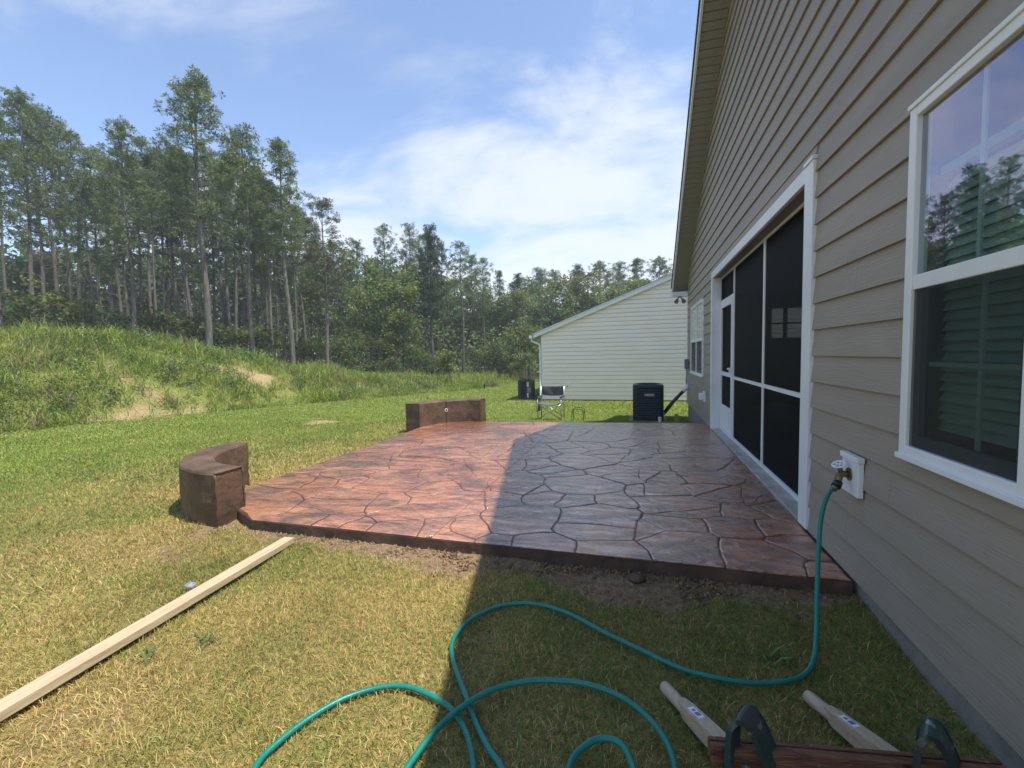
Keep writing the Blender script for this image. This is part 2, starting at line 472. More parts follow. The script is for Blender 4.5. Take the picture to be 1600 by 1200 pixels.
# ------------------------------------------------------------------ terrain
BASE_Y = [-40, 6.2, 8.2, 11, 15.2, 18.3, 21.6, 26, 60]
BASE_X = [-13.8, -13.3, -12.5, -11.3, -9.5, -8.2, -7.5, -7.2, -7.0]
CR_Y = [-40, 3, 8.3, 9.5, 10.9, 12.5, 14, 15.7, 17.8, 20.5, 24, 30]
CR_Z = [1.9, 2.1, 2.15, 2.15, 2.05, 1.8, 1.45, 1.0, 0.55, 0.2, 0.0, 0.0]
def bank_d(x, y): return np.interp(y, BASE_Y, BASE_X) - x
def G(x, y):
    x = np.asarray(x, float); y = np.asarray(y, float)
    z = -0.30 * S((y - 8.6) / 3.4) * S((x + 9.5) / 5.0) - 0.12 * S((y - 6) / 14) * (1 - S((x + 9.5) / 5.0))
    z = z - 0.05 * S((-4.5 - x) / 4) * S((9 - y) / 4)
    d = bank_d(x, y)
    h = np.interp(y, CR_Y, CR_Z)
    bump = 0.28 * (fbm(x * 0.5, y * 0.5, 3) - 0.5) + 0.16 * (fbm(x * 1.6, y * 1.6, 9) - 0.5)
    m = S(d / 5.2)
    z = z + h * (0.75 * m + 0.25 * S(d / 1.6)) + bump * S(d / 0.8) * np.clip(h, 0.25, 1.2)
    z = z + 0.038 * S((y - 2.3) / 0.55) * S((4.5 - y) / 1.5) * S((x + 4.6) / 1.0)
    z = z + 0.012 * (fbm(x * 2.2, y * 2.2, 5) - 0.5) + 0.25 * S((np.hypot(x, y) - 60) / 150) * (fbm(x * .02, y * .02, 8))
    return z
def Gs(x, y): return float(G(np.array([x]), np.array([y]))[0])

SLAB_POLY = [(1.148, 2.86), (1.148, 8.70), (-3.02, 8.34)]
for k in range(1, 9):
    a = math.radians(90 + 90 * k / 8)
    SLAB_POLY.append((-3.05 + 0.88 * math.cos(a), 7.46 + 0.88 * math.sin(a)))
SLAB_POLY += [(-3.90, 5.5), (-3.87, 3.24), (-3.38, 3.03), (-3.06, 2.862)]
def in_slab(x, y, grow=0.0):
    return (x > -3.89 - grow) & (y > 2.86 - grow) & (y < 8.34 + 0.0863 * (x + 3.02) + grow) & (x < 1.2) & \
           ~((x < -3.05) & (y > 7.46) & (np.hypot(x + 3.05, y - 7.46) > 0.88 + grow)) & ~((x < -3.06) & (y < 3.24) & ((3.24 - y) / 0.38 + (-3.06 - x) / 0.81 > 1 + 2 * grow))
def dirt(x, y):
    """bare earth along the patio edge, on the bank and at dry spots: 0..1"""
    x = np.asarray(x, float); y = np.asarray(y, float)
    n = fbm(x * 2.3, y * 2.3, 21) - 0.5; n2 = fbm(x * 9, y * 9, 27) - 0.5
    w = 0.32 + 0.10 * S((x + 0.9) / 1.2) - 0.16 * S((x - 0.55) / 0.4) - 0.12 * S((-2.75 - x) / 0.5) * S((x + 3.6) / 0.4)
    e = (w + 0.55 * n + 0.22 * n2) - (2.88 - y)
    m = S(e / 0.10) * (y < 3.0) * (x > -3.5)
    # churned earth between bench and lumber
    m = np.maximum(m, S((0.42 + 0.9 * n + 0.4 * n2 - np.hypot((x + 2.62) / 1.1, (y - 2.62) / 0.55)) / 0.22))
    m = np.maximum(m, 0.75 * S((0.40 + 0.9 * n + 0.5 * n2 - np.hypot((x + 3.15) / 1.4, (y - 2.36) / 0.5)) / 0.25))
    m = np.maximum(m, 0.4 * S((0.45 + n + n2 * .5 - np.hypot((x + 2.24) / 0.9, (y - 1.12) / 0.7)) / 0.3))
    # dry spots on the far lawn
    m = np.maximum(m, S((0.62 + n - np.hypot((x + 6.94) / 0.9, (y - 8.44) / 0.6)) / 0.3))
    m = np.maximum(m, 0.6 * S((0.5 + n - np.hypot((x + 6.68) / 0.8, (y - 7.38) / 0.35)) / 0.3))
    m = np.maximum(m, S((0.75 + n - np.hypot((x + 8.9) / 0.9, (y - 20.3) / 0.8)) / 0.3))
    m = np.maximum(m, 0.9 * S((0.8 + n - np.hypot((x + 4.3) / 1.0, (y - 16.4) / 0.5)) / 0.3))
    return m
def bank_bare(x, y):
    d = bank_d(x, y)
    n = fbm(x * 1.4, y * 1.4, 33) - 0.5
    m = S((0.80 + 2.4 * n - np.hypot((d - 1.7) / 1.5, (y - 9.2) / 0.8)) / 0.5)
    m = np.maximum(m, S((0.88 + 2.4 * n - np.hypot((d - 2.0) / 1.1, (y - 12.2) / 0.9)) / 0.5))
    m = np.maximum(m, S((0.85 + 1.8 * n - np.hypot((d - 0.15) / 0.5, (y - 8.4) / 2.2)) / 0.3))
    m = np.maximum(m, 0.8 * S((0.6 + 1.5 * n - np.hypot((d - 2.4) / 1.2, (y - 6.6) / 0.6)) / 0.4))
    m = np.maximum(m, 0.7 * S((0.6 + 1.5 * n - np.hypot((d - 2.0) / 0.7, (y - 16.2) / 0.8)) / 0.4))
    return m * (d > -0.35)

def axis(*segs):
    out = []
    for a, b, s in segs:
        out += list(np.arange(a, b, s))
    return np.array(out + [segs[-1][1]])
gx = axis((-1200, -200, 200), (-200, -60, 14), (-60, -23, 2.5), (-23, -6.5, 0.33), (-6.5, 1.6, 0.09), (1.6, 8, 0.8), (8, 60, 6), (60, 200, 20), (200, 1200, 200))
gy = axis((-400, -60, 70), (-60, -8, 6), (-8, 0.4, 0.7), (0.4, 4.0, 0.08), (4.0, 13, 0.25), (13, 32, 0.45), (32, 70, 2.5), (70, 200, 15), (200, 1600, 200))
XX, YY = np.meshgrid(gx, gy, indexing='ij')
ZZ = G(XX, YY)
dm = dirt(XX, YY); bb = bank_bare(XX, YY); dd = bank_d(XX, YY)
ZZ = ZZ - 0.015 * dm * (fbm(XX * 6, YY * 6, 2)) + 0.03 * dm * (fbm(XX * 11, YY * 11, 4) - 0.5) * (YY < 4)
nn1 = fbm(XX * 3, YY * 3, 41)[..., None]
lawn_c = np.array([0.26, 0.21, 0.07]) * (1 - nn1) + np.array([0.225, 0.165, 0.062]) * nn1
far_c = np.array([0.12, 0.155, 0.03])
tfar = S((np.hypot(XX, YY) - 5.5) / 5)[..., None]
lawn_c = lawn_c * (1 - tfar) + far_c * tfar
soil_c = np.array([0.22, 0.145, 0.088]) * (0.65 + 0.7 * fbm(XX * 8, YY * 8, 51)[..., None])
tan_c = np.array([0.30, 0.22, 0.115]) * (0.75 + 0.5 * fbm(XX * 6, YY * 6, 52)[..., None])
bank_c = np.array([0.17, 0.185, 0.045])
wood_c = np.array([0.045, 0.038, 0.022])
dl = np.clip(dm, 0, 1)[..., None]
cc = lawn_c * (1 - dl) + np.where((np.hypot(XX, YY) > 6)[..., None], tan_c, soil_c) * dl
bk = S((dd + 0.1) / 0.5)[..., None]
cc = cc * (1 - bk) + bank_c * bk
b3 = np.clip(bb, 0, 1)[..., None]
cc = cc * (1 - b3) + tan_c * b3
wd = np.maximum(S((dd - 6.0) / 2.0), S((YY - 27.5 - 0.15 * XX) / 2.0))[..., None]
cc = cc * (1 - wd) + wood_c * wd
ni, nj = XX.shape
idx = np.arange(ni * nj).reshape(ni, nj)
a, b, c, d = idx[:-1, :-1].ravel(), idx[1:, :-1].ravel(), idx[1:, 1:].ravel(), idx[:-1, 1:].ravel()
tris = np.concatenate([np.stack([a, b, c], 1), np.stack([a, c, d], 1)])
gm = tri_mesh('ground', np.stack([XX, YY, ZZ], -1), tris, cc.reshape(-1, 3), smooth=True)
mg = bpy.data.materials.new('soil_and_thatch'); mg.use_nodes = True
_n, _l = mg.node_tree.nodes, mg.node_tree.links
_b = _n['Principled BSDF']; _b.inputs['Roughness'].default_value = 0.95; _b.inputs['Specular IOR Level'].default_value = 0.15
_a = _n.new('ShaderNodeAttribute'); _a.attribute_name = 'Col'
_t = _n.new('ShaderNodeTexCoord')
_q = _n.new('ShaderNodeTexNoise'); _q.inputs['Scale'].default_value = 26; _q.inputs['Detail'].default_value = 6; _q.inputs['Roughness'].default_value = 0.7
_l.new(_t.outputs['Object'], _q.inputs['Vector'])
_m = _n.new('ShaderNodeMapRange'); _m.inputs['From Min'].default_value = 0.3; _m.inputs['From Max'].default_value = 0.7
_m.inputs['To Min'].default_value = 0.5; _m.inputs['To Max'].default_value = 1.5
_l.new(_q.outputs['Fac'], _m.inputs['Value'])
_x = _n.new('ShaderNodeVectorMath'); _x.operation = 'SCALE'
_l.new(_a.outputs['Color'], _x.inputs[0]); _l.new(_m.outputs[0], _x.inputs['Scale'])
_l.new(_x.outputs[0], _b.inputs['Base Color'])
_p = _n.new('ShaderNodeBump'); _p.inputs['Strength'].default_value = 0.8; _p.inputs['Distance'].default_value = 0.03
_l.new(_q.outputs['Fac'], _p.inputs['Height']); _l.new(_p.outputs[0], _b.inputs['Normal'])
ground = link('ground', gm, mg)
tag(ground, kind='structure')

# ------------------------------------------------------------------ stamped patio
STONES = [(-0.88, 3.38, 0.45), (-0.34, 3.48, 0.5), (0.08, 3.38, 0.1), (-0.12, 2.95, 0.15), (0.31, 3.1, 0.4), (0.71, 3.07, 0.4), (0.67, 3.58, 0.3), (0.9, 3.57, 0.22), (0.29, 3.55, 0.2), (0.33, 3.97, 0.42), (0.74, 4.43, 0.4), (0.78, 3.94, 0.2), (1.0, 3.27, 0.3), (1.05, 4.03, 0.22), (0.24, 4.37, 0.22), (-0.62, 4.42, 0.42), (-0.85, 3.96, 0.2), (-0.49, 3.85, 0.2), (-0.24, 3.94, 0.15), (-1.29, 4.42, 0.35), (-1.09, 4.19, 0.12), (-0.96, 4.15, 0.1), (-1.18, 3.81, 0.15), (-1.22, 3.17, 0.25), (-0.91, 2.95, 0.12), (-0.72, 2.95, 0.2), (-1.64, 3.6, 0.42), (-1.52, 3.07, 0.2), (-1.34, 2.92, 0.1), (-1.94, 3.96, 0.2), (-1.63, 4.3, 0.15), (-2.15, 4.45, 0.15), (-1.85, 4.77, 0.37), (-2.67, 3.41, 0.45), (-2.51, 4.07, 0.4), (-2.25, 3.5, 0.2), (-1.94, 3.23, 0.25), (-1.8, 2.98, 0.3), (-2.38, 2.99, 0.25), (-2.66, 2.95, 0.28), (-2.12, 2.96, 0.2), (-3.26, 3.24, 0.4), (-3.11, 3.54, 0.15), (-3.59, 3.89, 0.3), (-3.64, 3.56, 0.2), (-3.26, 3.96, 0.2), (-2.97, 4.07, 0.15), (-3.57, 4.74, 0.35), (-3.08, 4.71, 0.18), (-2.66, 4.92, 0.45), (-2.66, 4.4, 0.3), (-3.52, 5.48, 0.4), (-2.2, 4.61, 0.2), (-2.35, 5.53, 0.3), (-2.09, 5.74, 0.35), (-2.94, 6.19, 0.4), (-2.96, 5.67, 0.2), (-3.44, 6.0, 0.25), (-3.49, 6.83, 0.25), (-3.46, 7.59, 0.4), (-2.64, 6.97, 0.35), (-2.17, 6.81, 0.3), (-2.61, 7.87, 0.3), (-3.16, 4.3, 0.2), (-1.43, 5.74, 0.4), (-1.35, 7.12, 0.35), (-0.67, 7.12, 0.55), (-1.28, 8.07, 0.35), (-0.18, 7.81, 0.4), (0.23, 7.88, 0.35), (0.77, 7.96, 0.4), (0.18, 6.33, 0.45), (-0.28, 5.84, 0.4), (-0.69, 5.37, 0.4), (-1.18, 5.12, 0.3), (-1.43, 5.07, 0.2), (-0.31, 4.99, 0.22), (-0.82, 6.15, 0.15), (-0.66, 6.26, 0.15), (-0.19, 6.53, 0.15), (0.67, 6.92, 0.3), (0.89, 6.38, 0.3), (0.62, 5.47, 0.45), (0.48, 5.88, 0.2), (0.12, 5.37, 0.25), (-0.13, 4.87, 0.2), (0.06, 4.9, 0.15), (0.23, 4.81, 0.2), (0.72, 4.92, 0.3), (1.0, 5.31, 0.25), (-0.81, 4.73, 0.15), (-0.98, 4.91, 0.2), (1.05, 2.97, 0.2), (0.88, 4.35, 0.2), (1.09, 4.7, 0.2)]
SLAB_Z = 0.12
def clip_half(poly, nx, ny, c):
    """keep nx*x + ny*y <= c"""
    out = []
    for i in range(len(poly)):
        p, q = poly[i], poly[(i + 1) % len(poly)]
        dp, dq = nx * p[0] + ny * p[1] - c, nx * q[0] + ny * q[1] - c
        if dp <= 0: out.append(p)
        if (dp < 0 < dq) or (dq < 0 < dp):
            t = dp / (dp - dq)
            out.append((p[0] + t * (q[0] - p[0]), p[1] + t * (q[1] - p[1])))
    return out
def area(poly): return 0.5 * sum(poly[i][0] * poly[(i + 1) % len(poly)][1] - poly[(i + 1) % len(poly)][0] * poly[i][1] for i in range(len(poly)))
def inset(poly, g):
    n = len(poly); out = []
    for i in range(n):
        p0, p, p1 = poly[i - 1], poly[i], poly[(i + 1) % n]
        e0 = Vector((p[0] - p0[0], p[1] - p0[1])); e1 = Vector((p1[0] - p[0], p1[1] - p[1]))
        if e0.length < 1e-6 or e1.length < 1e-6: out.append(p); continue
        e0.normalize(); e1.normalize()
        n0 = Vector((-e0.y, e0.x)); n1_ = Vector((-e1.y, e1.x))
        k = (n0 + n1_)
        k = k / max(0.5, k.length_squared / 2) if k.length > 1e-6 else n0
        gg = g * (0.6 + 1.1 * vnoise(p[0] * 2.7, p[1] * 2.7, 77)) if not isinstance(g, tuple) else g[0]
        out.append((p[0] + float(k.x * gg), p[1] + float(k.y * gg)))
    return out
def simple(poly):
    """no two edges cross"""
    P_ = np.array(poly); Q_ = np.roll(P_, -1, 0); n = len(P_)
    def side(a, b, c): return (b[..., 0] - a[..., 0]) * (c[..., 1] - a[..., 1]) - (b[..., 1] - a[..., 1]) * (c[..., 0] - a[..., 0])
    A, B, C, D = P_[:, None], Q_[:, None], P_[None], Q_[None]
    x = (side(A, B, C) * side(A, B, D) < 0) & (side(C, D, A) * side(C, D, B) < 0)
    i, j = np.indices((n, n)); k = np.minimum((i - j) % n, (j - i) % n)
    return not np.any(x & (k > 1))
slab_poly = SLAB_POLY if area(SLAB_POLY) > 0 else SLAB_POLY[::-1]
patio = MB().prism(slab_poly, -0.35, SLAB_Z - 0.011).build('patio', MT['slab_side'])
tag(patio, kind='structure')
grout = MB().prism(inset(slab_poly, (0.004,)), SLAB_Z - 0.010, SLAB_Z - 0.0055).build('joint_bed', MT['grout'], patio)
def wob(p):
    x, y = p
    dx = 0.10 * (vnoise(x * 3.1, y * 3.1, 61) - 0.5) + 0.045 * (vnoise(x * 9, y * 9, 63) - 0.5)
    dy = 0.10 * (vnoise(x * 3.1, y * 3.1, 62) - 0.5) + 0.045 * (vnoise(x * 9, y * 9, 64) - 0.5)
    e = min(S((1.148 - x) / 0.2), S((y - 2.86) / 0.2), S((x + 3.90) / 0.2), S((8.34 + 0.0863 * (x + 3.02) - y) / 0.2))
    return (x + float(dx * e), y + float(dy * e))
CUT_X = -1.45
for i, (sx, sy, sw) in enumerate(STONES):
    cell = list(slab_poly)
    for j, (tx, ty, tw) in enumerate(STONES):
        if i == j or not cell: continue
        nx, ny = tx - sx, ty - sy
        c = 0.5 * (tx * tx + ty * ty - sx * sx - sy * sy + 0.5 * (sw * sw - tw * tw))
        cell = clip_half(cell, nx, ny, c)
    if len(cell) < 3 or area(cell) < 0.006: continue
    dense = []
    for k in range(len(cell)):
        p, q = cell[k], cell[(k + 1) % len(cell)]
        L = math.hypot(q[0] - p[0], q[1] - p[1])
        m = max(1, int(L / 0.07))
        dense += [wob((p[0] + (q[0] - p[0]) * t / m, p[1] + (q[1] - p[1]) * t / m)) for t in range(m)]
    hz = SLAB_Z + random.uniform(-0.0012, 0.0015)
    # larger stones are broken once more by a skewed joint, as in the stamped pattern
    bits = [dense]
    for _ in range(2):
        new = []
        for bt in bits:
            A_ = area(bt)
            if A_ > 0.20 and random.random() < (0.75 if A_ > 0.45 else 0.45):
                mx_, my_ = sum(p[0] for p in bt) / len(bt), sum(p[1] for p in bt) / len(bt)
                an = random.uniform(0, math.pi); ex = random.uniform(-0.16, 0.16) * A_ ** 0.5 + random.choice((-0.2, 0.2)) * A_ ** 0.5
                cn, sn = math.cos(an), math.sin(an); cc0 = cn * mx_ + sn * my_ + ex
                for sg in (1, -1):
                    h_ = clip_half(bt, sg * cn, sg * sn, sg * cc0)
                    if len(h_) >= 3 and area(h_) > 0.004: new.append(h_)
            else: new.append(bt)
        bits = new
    for bt, side in [(bt, sd_) for bt in bits for sd_ in (-1, 1)]:
        # wobble the freshly broken straight edges
        dn = []
        for q in range(len(bt)):
            p, p2 = bt[q], bt[(q + 1) % len(bt)]
            L = math.hypot(p2[0] - p[0], p2[1] - p[1])
            if L > 0.16:
                m = int(L / 0.06)
                for t in range(m):
                    xx, yy = p[0] + (p2[0] - p[0]) * t / m, p[1] + (p2[1] - p[1]) * t / m
                    e = min(1.0, 4 * t / m, 4 * (m - t) / m) * min(S((1.14 - xx) / 0.1), S((yy - 2.87) / 0.1), S((xx + 3.86) / 0.1), S((8.32 + 0.0863 * (xx + 3.02) - yy) / 0.1))
                    dn.append((xx + float(e * 0.05 * (vnoise(xx * 8, yy * 8, 65) - 0.5)), yy + float(e * 0.05 * (vnoise(xx * 8, yy * 8, 66) - 0.5))))
            else: dn.append(p)
        pc = clip_half(dn, side, 0, side * CUT_X - 0.003)
        if len(pc) < 3 or area(pc) < 0.004: continue
        thin = area(pc) / sum(math.dist(pc[q], pc[q - 1]) for q in range(len(pc))) < 0.024
        for g0, g1 in ((0.0062, 0.010), (0.003, 0.004), (0.0016, 0.0015), (0.0, 0.0)):
            if thin and g0 > 0.004: continue
            mxx, myy = sum(p[0] for p in pc) / len(pc), sum(p[1] for p in pc) / len(pc)
            shrink = lambda P_, k_: [(mxx + (p[0] - mxx) * k_, myy + (p[1] - myy) * k_) for p in P_]
            ins0 = inset(pc, g0) if g0 else shrink(pc, 0.975)
            # the saw cut stays a straight thin line
            ins0 = [((p[0] if abs(pc[q][0] - CUT_X) > 0.004 else pc[q][0]), p[1]) for q, p in enumerate(ins0)]
            ins1 = inset(ins0, (g1,)) if g1 else shrink(ins0, 0.985)
            ins1 = [((p[0] if abs(pc[q][0] - CUT_X) > 0.004 else ins0[q][0]), p[1]) for q, p in enumerate(ins1)]
            if area(ins1) > 0.5 * area(pc) and simple(ins0) and simple(ins1): break
        if area(ins0) < 0.002: continue
        n = len(ins0)
        v = [(p[0], p[1], SLAB_Z - 0.009) for p in ins0] + [(p[0], p[1], hz - min(0.003, 0.3 * g1 + 0.0003)) for p in ins0] + [(p[0], p[1], hz) for p in ins1]
        f = [tuple(range(2 * n, 3 * n))]
        f += [(k, (k + 1) % n, n + (k + 1) % n, n + k) for k in range(n)] + [(n + k, n + (k + 1) % n, 2 * n + (k + 1) % n, 2 * n + k) for k in range(n)]
        o = MB().add(v, f).build('stone', MT['stone'], patio)
        cy = sum(p[1] for p in pc) / len(pc); cx = sum(p[0] for p in pc) / len(pc)
        fresh = 0.65 * float(S((0.62 - (math.hypot(cx + 3.05, cy - 7.46) - 0.25)) / 0.5)) if cx < -2.7 else 0.0
        o['tone'] = float(min(0.8, random.uniform(0, 0.16) + fresh))

# ------------------------------------------------------------------ curved seat benches
def bench(name, cx, cy, a0, a1, z0, z1, label, r0=0.88, r1=1.16, pipe=False):
    root = empty(name, (cx, cy, z0))
    tag(root, label, 'bench', 'curved concrete seat walls')
    na, nr = 26, 3
    v, f = [], []
    prof = [(r1, z0 - 0.1), (r1, z0 + 0.15), (r1 + 0.004, (z0 + z1) / 2), (r1, z1 - 0.022), (r1 - 0.012, z1 - 0.004), (r1 - 0.03, z1), ((r0 + r1) / 2, z1 + 0.004), (r0 + 0.03, z1),
            (r0 + 0.012, z1 - 0.004), (r0, z1 - 0.022), (r0 - 0.003, (z0 + z1) / 2), (r0, z0 + 0.15), (r0, z0 - 0.1)]
    np_ = len(prof)
    for i in range(na + 1):
        a = math.radians(a0 + (a1 - a0) * i / na)
        for k, (r, z) in enumerate(prof):
            j = 0.010 * (float(vnoise(a * 9 + k * 3.3, z * 12, 5)) - 0.5)
            jz = 0.012 * (float(vnoise(a * 12, r * 14, 6)) - 0.5) if z > z1 - 0.03 else 0
            v.append((cx + (r + j) * math.cos(a), cy + (r + j) * math.sin(a), z + jz))
    for i in range(na):
        for k in range(np_ - 1):
            q = i * np_ + k
            f.append((q, q + np_, q + np_ + 1, q + 1))
    f += [tuple(range(np_)), tuple(na * np_ + k for k in range(np_ - 1, -1, -1))]
    body = MB().add(v, f).build('wall', MT['bench'], root)
    # raised trowelled lip along each end edge
    for a in (a0, a1):
        ar = math.radians(a); s = 1 if a == a1 else -1
        mb = MB()
        for r in (r0 + 0.006, r1 - 0.006):
            px_, py_ = cx + r * math.cos(ar), cy + r * math.sin(ar)
            pts = [(px_ + 0.006 * random.uniform(-1, 1), py_ + 0.006 * random.uniform(-1, 1), z0 + (z1 - 0.012 - z0) * t / 14) for t in range(15)]
            mb.tube(pts, [0.007 + 0.005 * random.random() for _ in pts], 5)
        pts = [(cx + (r0 + (r1 - r0) * t / 8) * math.cos(ar), cy + (r0 + (r1 - r0) * t / 8) * math.sin(ar), z1 - 0.006 + 0.004 * random.random()) for t in range(9)]
        mb.tube(pts, [0.008 + 0.004 * random.random() for _ in pts], 5)
        mb.build('edge_lip', MT['bench'], root)
    if pipe:
        am = math.radians((a0 + a1) / 2)
        c = Vector((cx + (r0 - 0.004) * math.cos(am), cy + (r0 - 0.004) * math.sin(am), z0 + 0.66 * (z1 - z0)))
        axd = Vector((math.cos(am), math.sin(am), 0))
        MB().ring(c, axd, 0.026, 0.007, 18, 6).build('pipe_sleeve', MT['white_vinyl'], root)
        MB().disc(c, axd, 0.024, 0.006).build('pipe_opening', MT['black_plastic'], root)
        ts = Vector((-math.sin(am), math.cos(am), 0))
        MB().obox(Vector((cx + r0 * math.cos(am), cy + r0 * math.sin(am), (z0 + z1) / 2 + 0.04)), ts * 0.005, axd * 0.006, Vector((0, 0, (z1 - z0) / 2 - 0.05))).build('control_joint', MT['black_plastic'], root)
    return root
bench('curved_bench', -3.40, 4.00, 180, 270, -0.02, 0.49, 'brown stamped concrete curved bench at the near corner of the patio')
bench('curved_bench', -3.05, 7.46, 90, 180, 0.0, 0.56, 'brown curved concrete bench with a round white pipe hole at the far patio corner', pipe=True)

# ------------------------------------------------------------------ the near house
WX = 1.156
EAVE_Y0, EAVE_Y1, PEAK_Y, PEAK_Z, SLOPE = 0.62, 12.08, 6.35, 6.3015, 0.55
def rake_z(y): return PEAK_Z - SLOPE * abs(y - PEAK_Y)
house = empty('beige_house', (3.5, 6.5, 0))
tag(house, 'taupe lap-sided house with a screened porch and white trim beside the patio', 'house')

# openings: y0, y1, z0, z1 (outer edge of the trim)
DOOR = (3.575, 8.13, 0.10, 2.714)
WIN_N = (1.70, 2.415, 0.935, 2.449)
WIN_F = (9.13, 11.13, 0.94, 2.413)
OPEN = (DOOR, WIN_N, WIN_F)
EXPO = 0.178
def plank(y0, y1, z0, z1, lim0=None, lim1=None):
    """lap board on the wall facing -x; lim: sloped ends (y at z0, y at z1)"""
    a0, a1 = lim0 or (y0, y0); b0, b1 = lim1 or (y1, y1)
    xb, xt = WX - 0.009, WX - 0.009 + 0.018 * (z1 - z0) / EXPO
    v = [(xb, a0, z0), (xb, b0, z0), (xt, b1, z1), (xt, a1, z1), (xb + 0.016, a0, z0), (xb + 0.016, b0, z0), (xt + 0.012, b1, z1), (xt + 0.012, a1, z1)]
    f = [(0, 3, 2, 1), (0, 1, 5, 4), (1, 2, 6, 5), (0, 4, 7, 3), (3, 7, 6, 2), (4, 5, 6, 7)]
    MB().add(v, f).build('plank', MT['siding'], house)
k = 0
while True:
    z0 = 0.130 + EXPO * k; z1 = z0 + EXPO
    if z0 > PEAK_Z - 0.05: break
    lo0, lo1 = max(EAVE_Y0, PEAK_Y - (PEAK_Z - z0) / SLOPE), max(EAVE_Y0, PEAK_Y - max(0.0, PEAK_Z - z1) / SLOPE)
    hi0, hi1 = min(EAVE_Y1, PEAK_Y + (PEAK_Z - z0) / SLOPE), min(EAVE_Y1, PEAK_Y + max(0.0, PEAK_Z - z1) / SLOPE)
    cuts = [o for o in OPEN if o[2] < z1 - 0.002 and o[3] > z0 + 0.002]
    cuts.sort()
    segs, y = [], lo0
    for o in cuts:
        segs.append((y, o[0])); y = o[1]
        if o[2] > z0 + 0.004: plank(o[0], o[1], z0, o[2])
        if o[3] < z1 - 0.004: plank(o[0], o[1], o[3], z1)
    segs.append((y, hi0))
    for (s0, s1) in segs:
        js = []
        j = s0 + ((k * 1.37 + 0.6) % 3.2) + 0.4
        while j < s1 - 0.4:
            js.append(j); j += 3.66
        pts = [s0] + js + [s1]
        for q in range(len(pts) - 1):
            p0 = pts[q] + (0.001 if q > 0 else 0); p1 = pts[q + 1] - (0.001 if q < len(pts) - 2 else 0)
            l0 = (p0, max(p0, lo1)) if p0 <= lo0 + 1e-6 else (p0, max(p0, lo1))
            l1 = (p1, min(p1, hi1))
            if l0[1] > l1[1]: l0 = (l0[0], (l0[1] + l1[1]) / 2); l1 = (l1[0], l0[1] + 1e-4)
            plank(p0, p1, z0, z1, l0, l1)
    k += 1

# sheathing behind the planks, other walls, floor and ceiling
wall = MB()
x0, x1 = WX + 0.012, WX + 0.11
DO = (3.745, 8.02, 0.0, 2.605); WN_ = (1.74, 2.38, 0.97, 2.41); WF_ = (9.17, 11.09, 0.975, 2.38)
ys = [EAVE_Y0, WN_[0], WN_[1], DO[0], DO[1], WF_[0], WF_[1], EAVE_Y1 - 0.01]
for i in range(len(ys) - 1):
    a, b = ys[i], ys[i + 1]
    hole = {1: WN_, 3: DO, 5: WF_}.get(i)
    if hole is None: wall.box(x0, x1, a, b, 0.13, 2.75)
    else:
        if hole[2] > 0.14: wall.box(x0, x1, a, b, 0.13, hole[2])
        wall.box(x0, x1, a, b, hole[3], 2.75)
gz = lambda y: rake_z(y) - 0.004
wall.prismx([(EAVE_Y0, 2.75), (EAVE_Y1 - 0.01, 2.75), (EAVE_Y1 - 0.01, gz(EAVE_Y1)), (PEAK_Y, gz(PEAK_Y)), (EAVE_Y0, gz(EAVE_Y0))], x0, x1)
wall.box(x1, 9.0, EAVE_Y0, EAVE_Y0 + 0.12, 0.13, 2.95)
wall.box(8.9, 9.0, EAVE_Y0 + 0.12, EAVE_Y1 - 0.13, 0.13, 2.95)
ya, yb = EAVE_Y1 - 0.13, EAVE_Y1 - 0.01
wall.box(x1, 2.95, ya, yb, 0.13, 2.95); wall.box(4.05, 9.0, ya, yb, 0.13, 2.95)
wall.box(2.95, 4.05, ya, yb, 0.13, 1.70); wall.box(2.95, 4.05, ya, yb, 2.40, 2.95)
wall.build('wall', MT['interior'], house)
MB().box(x1 + 0.03, 8.88, EAVE_Y0 + 0.13, ya - 0.01, 2.76, 2.80).build('ceiling', MT['interior'], house)
MB().box(1.30, 8.88, EAVE_Y0 + 0.13, ya - 0.01, 0.06, 0.135).build('porch_floor', MT['sill'], house)
MB().box(4.9, 5.0, 3.0, 8.6, 0.14, 2.75).build('inner_wall', MT['interior'], house)
ew = MB()
for (a, b) in ((2.95, 3.0), (3.24, 3.33), (3.70, 3.74), (4.0, 4.05)): ew.box(a, b, ya - 0.01, ya + 0.03, 1.70, 2.40)
ew.box(2.95, 4.05, ya - 0.008, ya + 0.025, 2.03, 2.06)
ew.build('rear_window', MT['black_tube'], house)
MB().box(WX + 0.02, 9.0, EAVE_Y0 + 0.02, EAVE_Y1 - 0.02, -0.7, 0.129).build('foundation', MT['foundation'], house)
MB().box(WX - 0.012, WX + 0.01, EAVE_Y1 - 0.02, EAVE_Y1 + 0.075, 0.125, 2.86).build('corner_board', MT['white_trim'], house)

# porch opening: trim, sill, screens, door
zs = SLAB_Z
tr = MB().box(WX - 0.022, WX + 0.125, 3.575, 3.742, 0.135, 2.706).build('porch_post', MT['white_trim'], house, bevel=0.004)
MB().box(WX - 0.030, WX + 0.02, 3.570, 3.748, 2.708, 2.733).build('post_cap', MT['white_trim'], house)
MB().box(WX - 0.022, WX + 0.125, 8.018, 8.13, 0.125, 2.706).build('porch_post', MT['white_trim'], house, bevel=0.004)
MB().box(WX - 0.018, WX + 0.022, 3.744, 8.016, 2.605, 2.712).build('porch_header', MT['white_trim'], house, bevel=0.003)
MB().box(WX + 0.0225, WX + 0.19, 3.744, 8.016, 2.612, 2.70).build('header_soffit', MT['soffit'], house)
MB().box(WX - 0.004, WX + 0.19, 3.745, 8.015, 0.0, zs + 0.018).build('porch_sill', MT['sill'], house, bevel=0.006)
SX0, SX1 = 1.275, 1.300
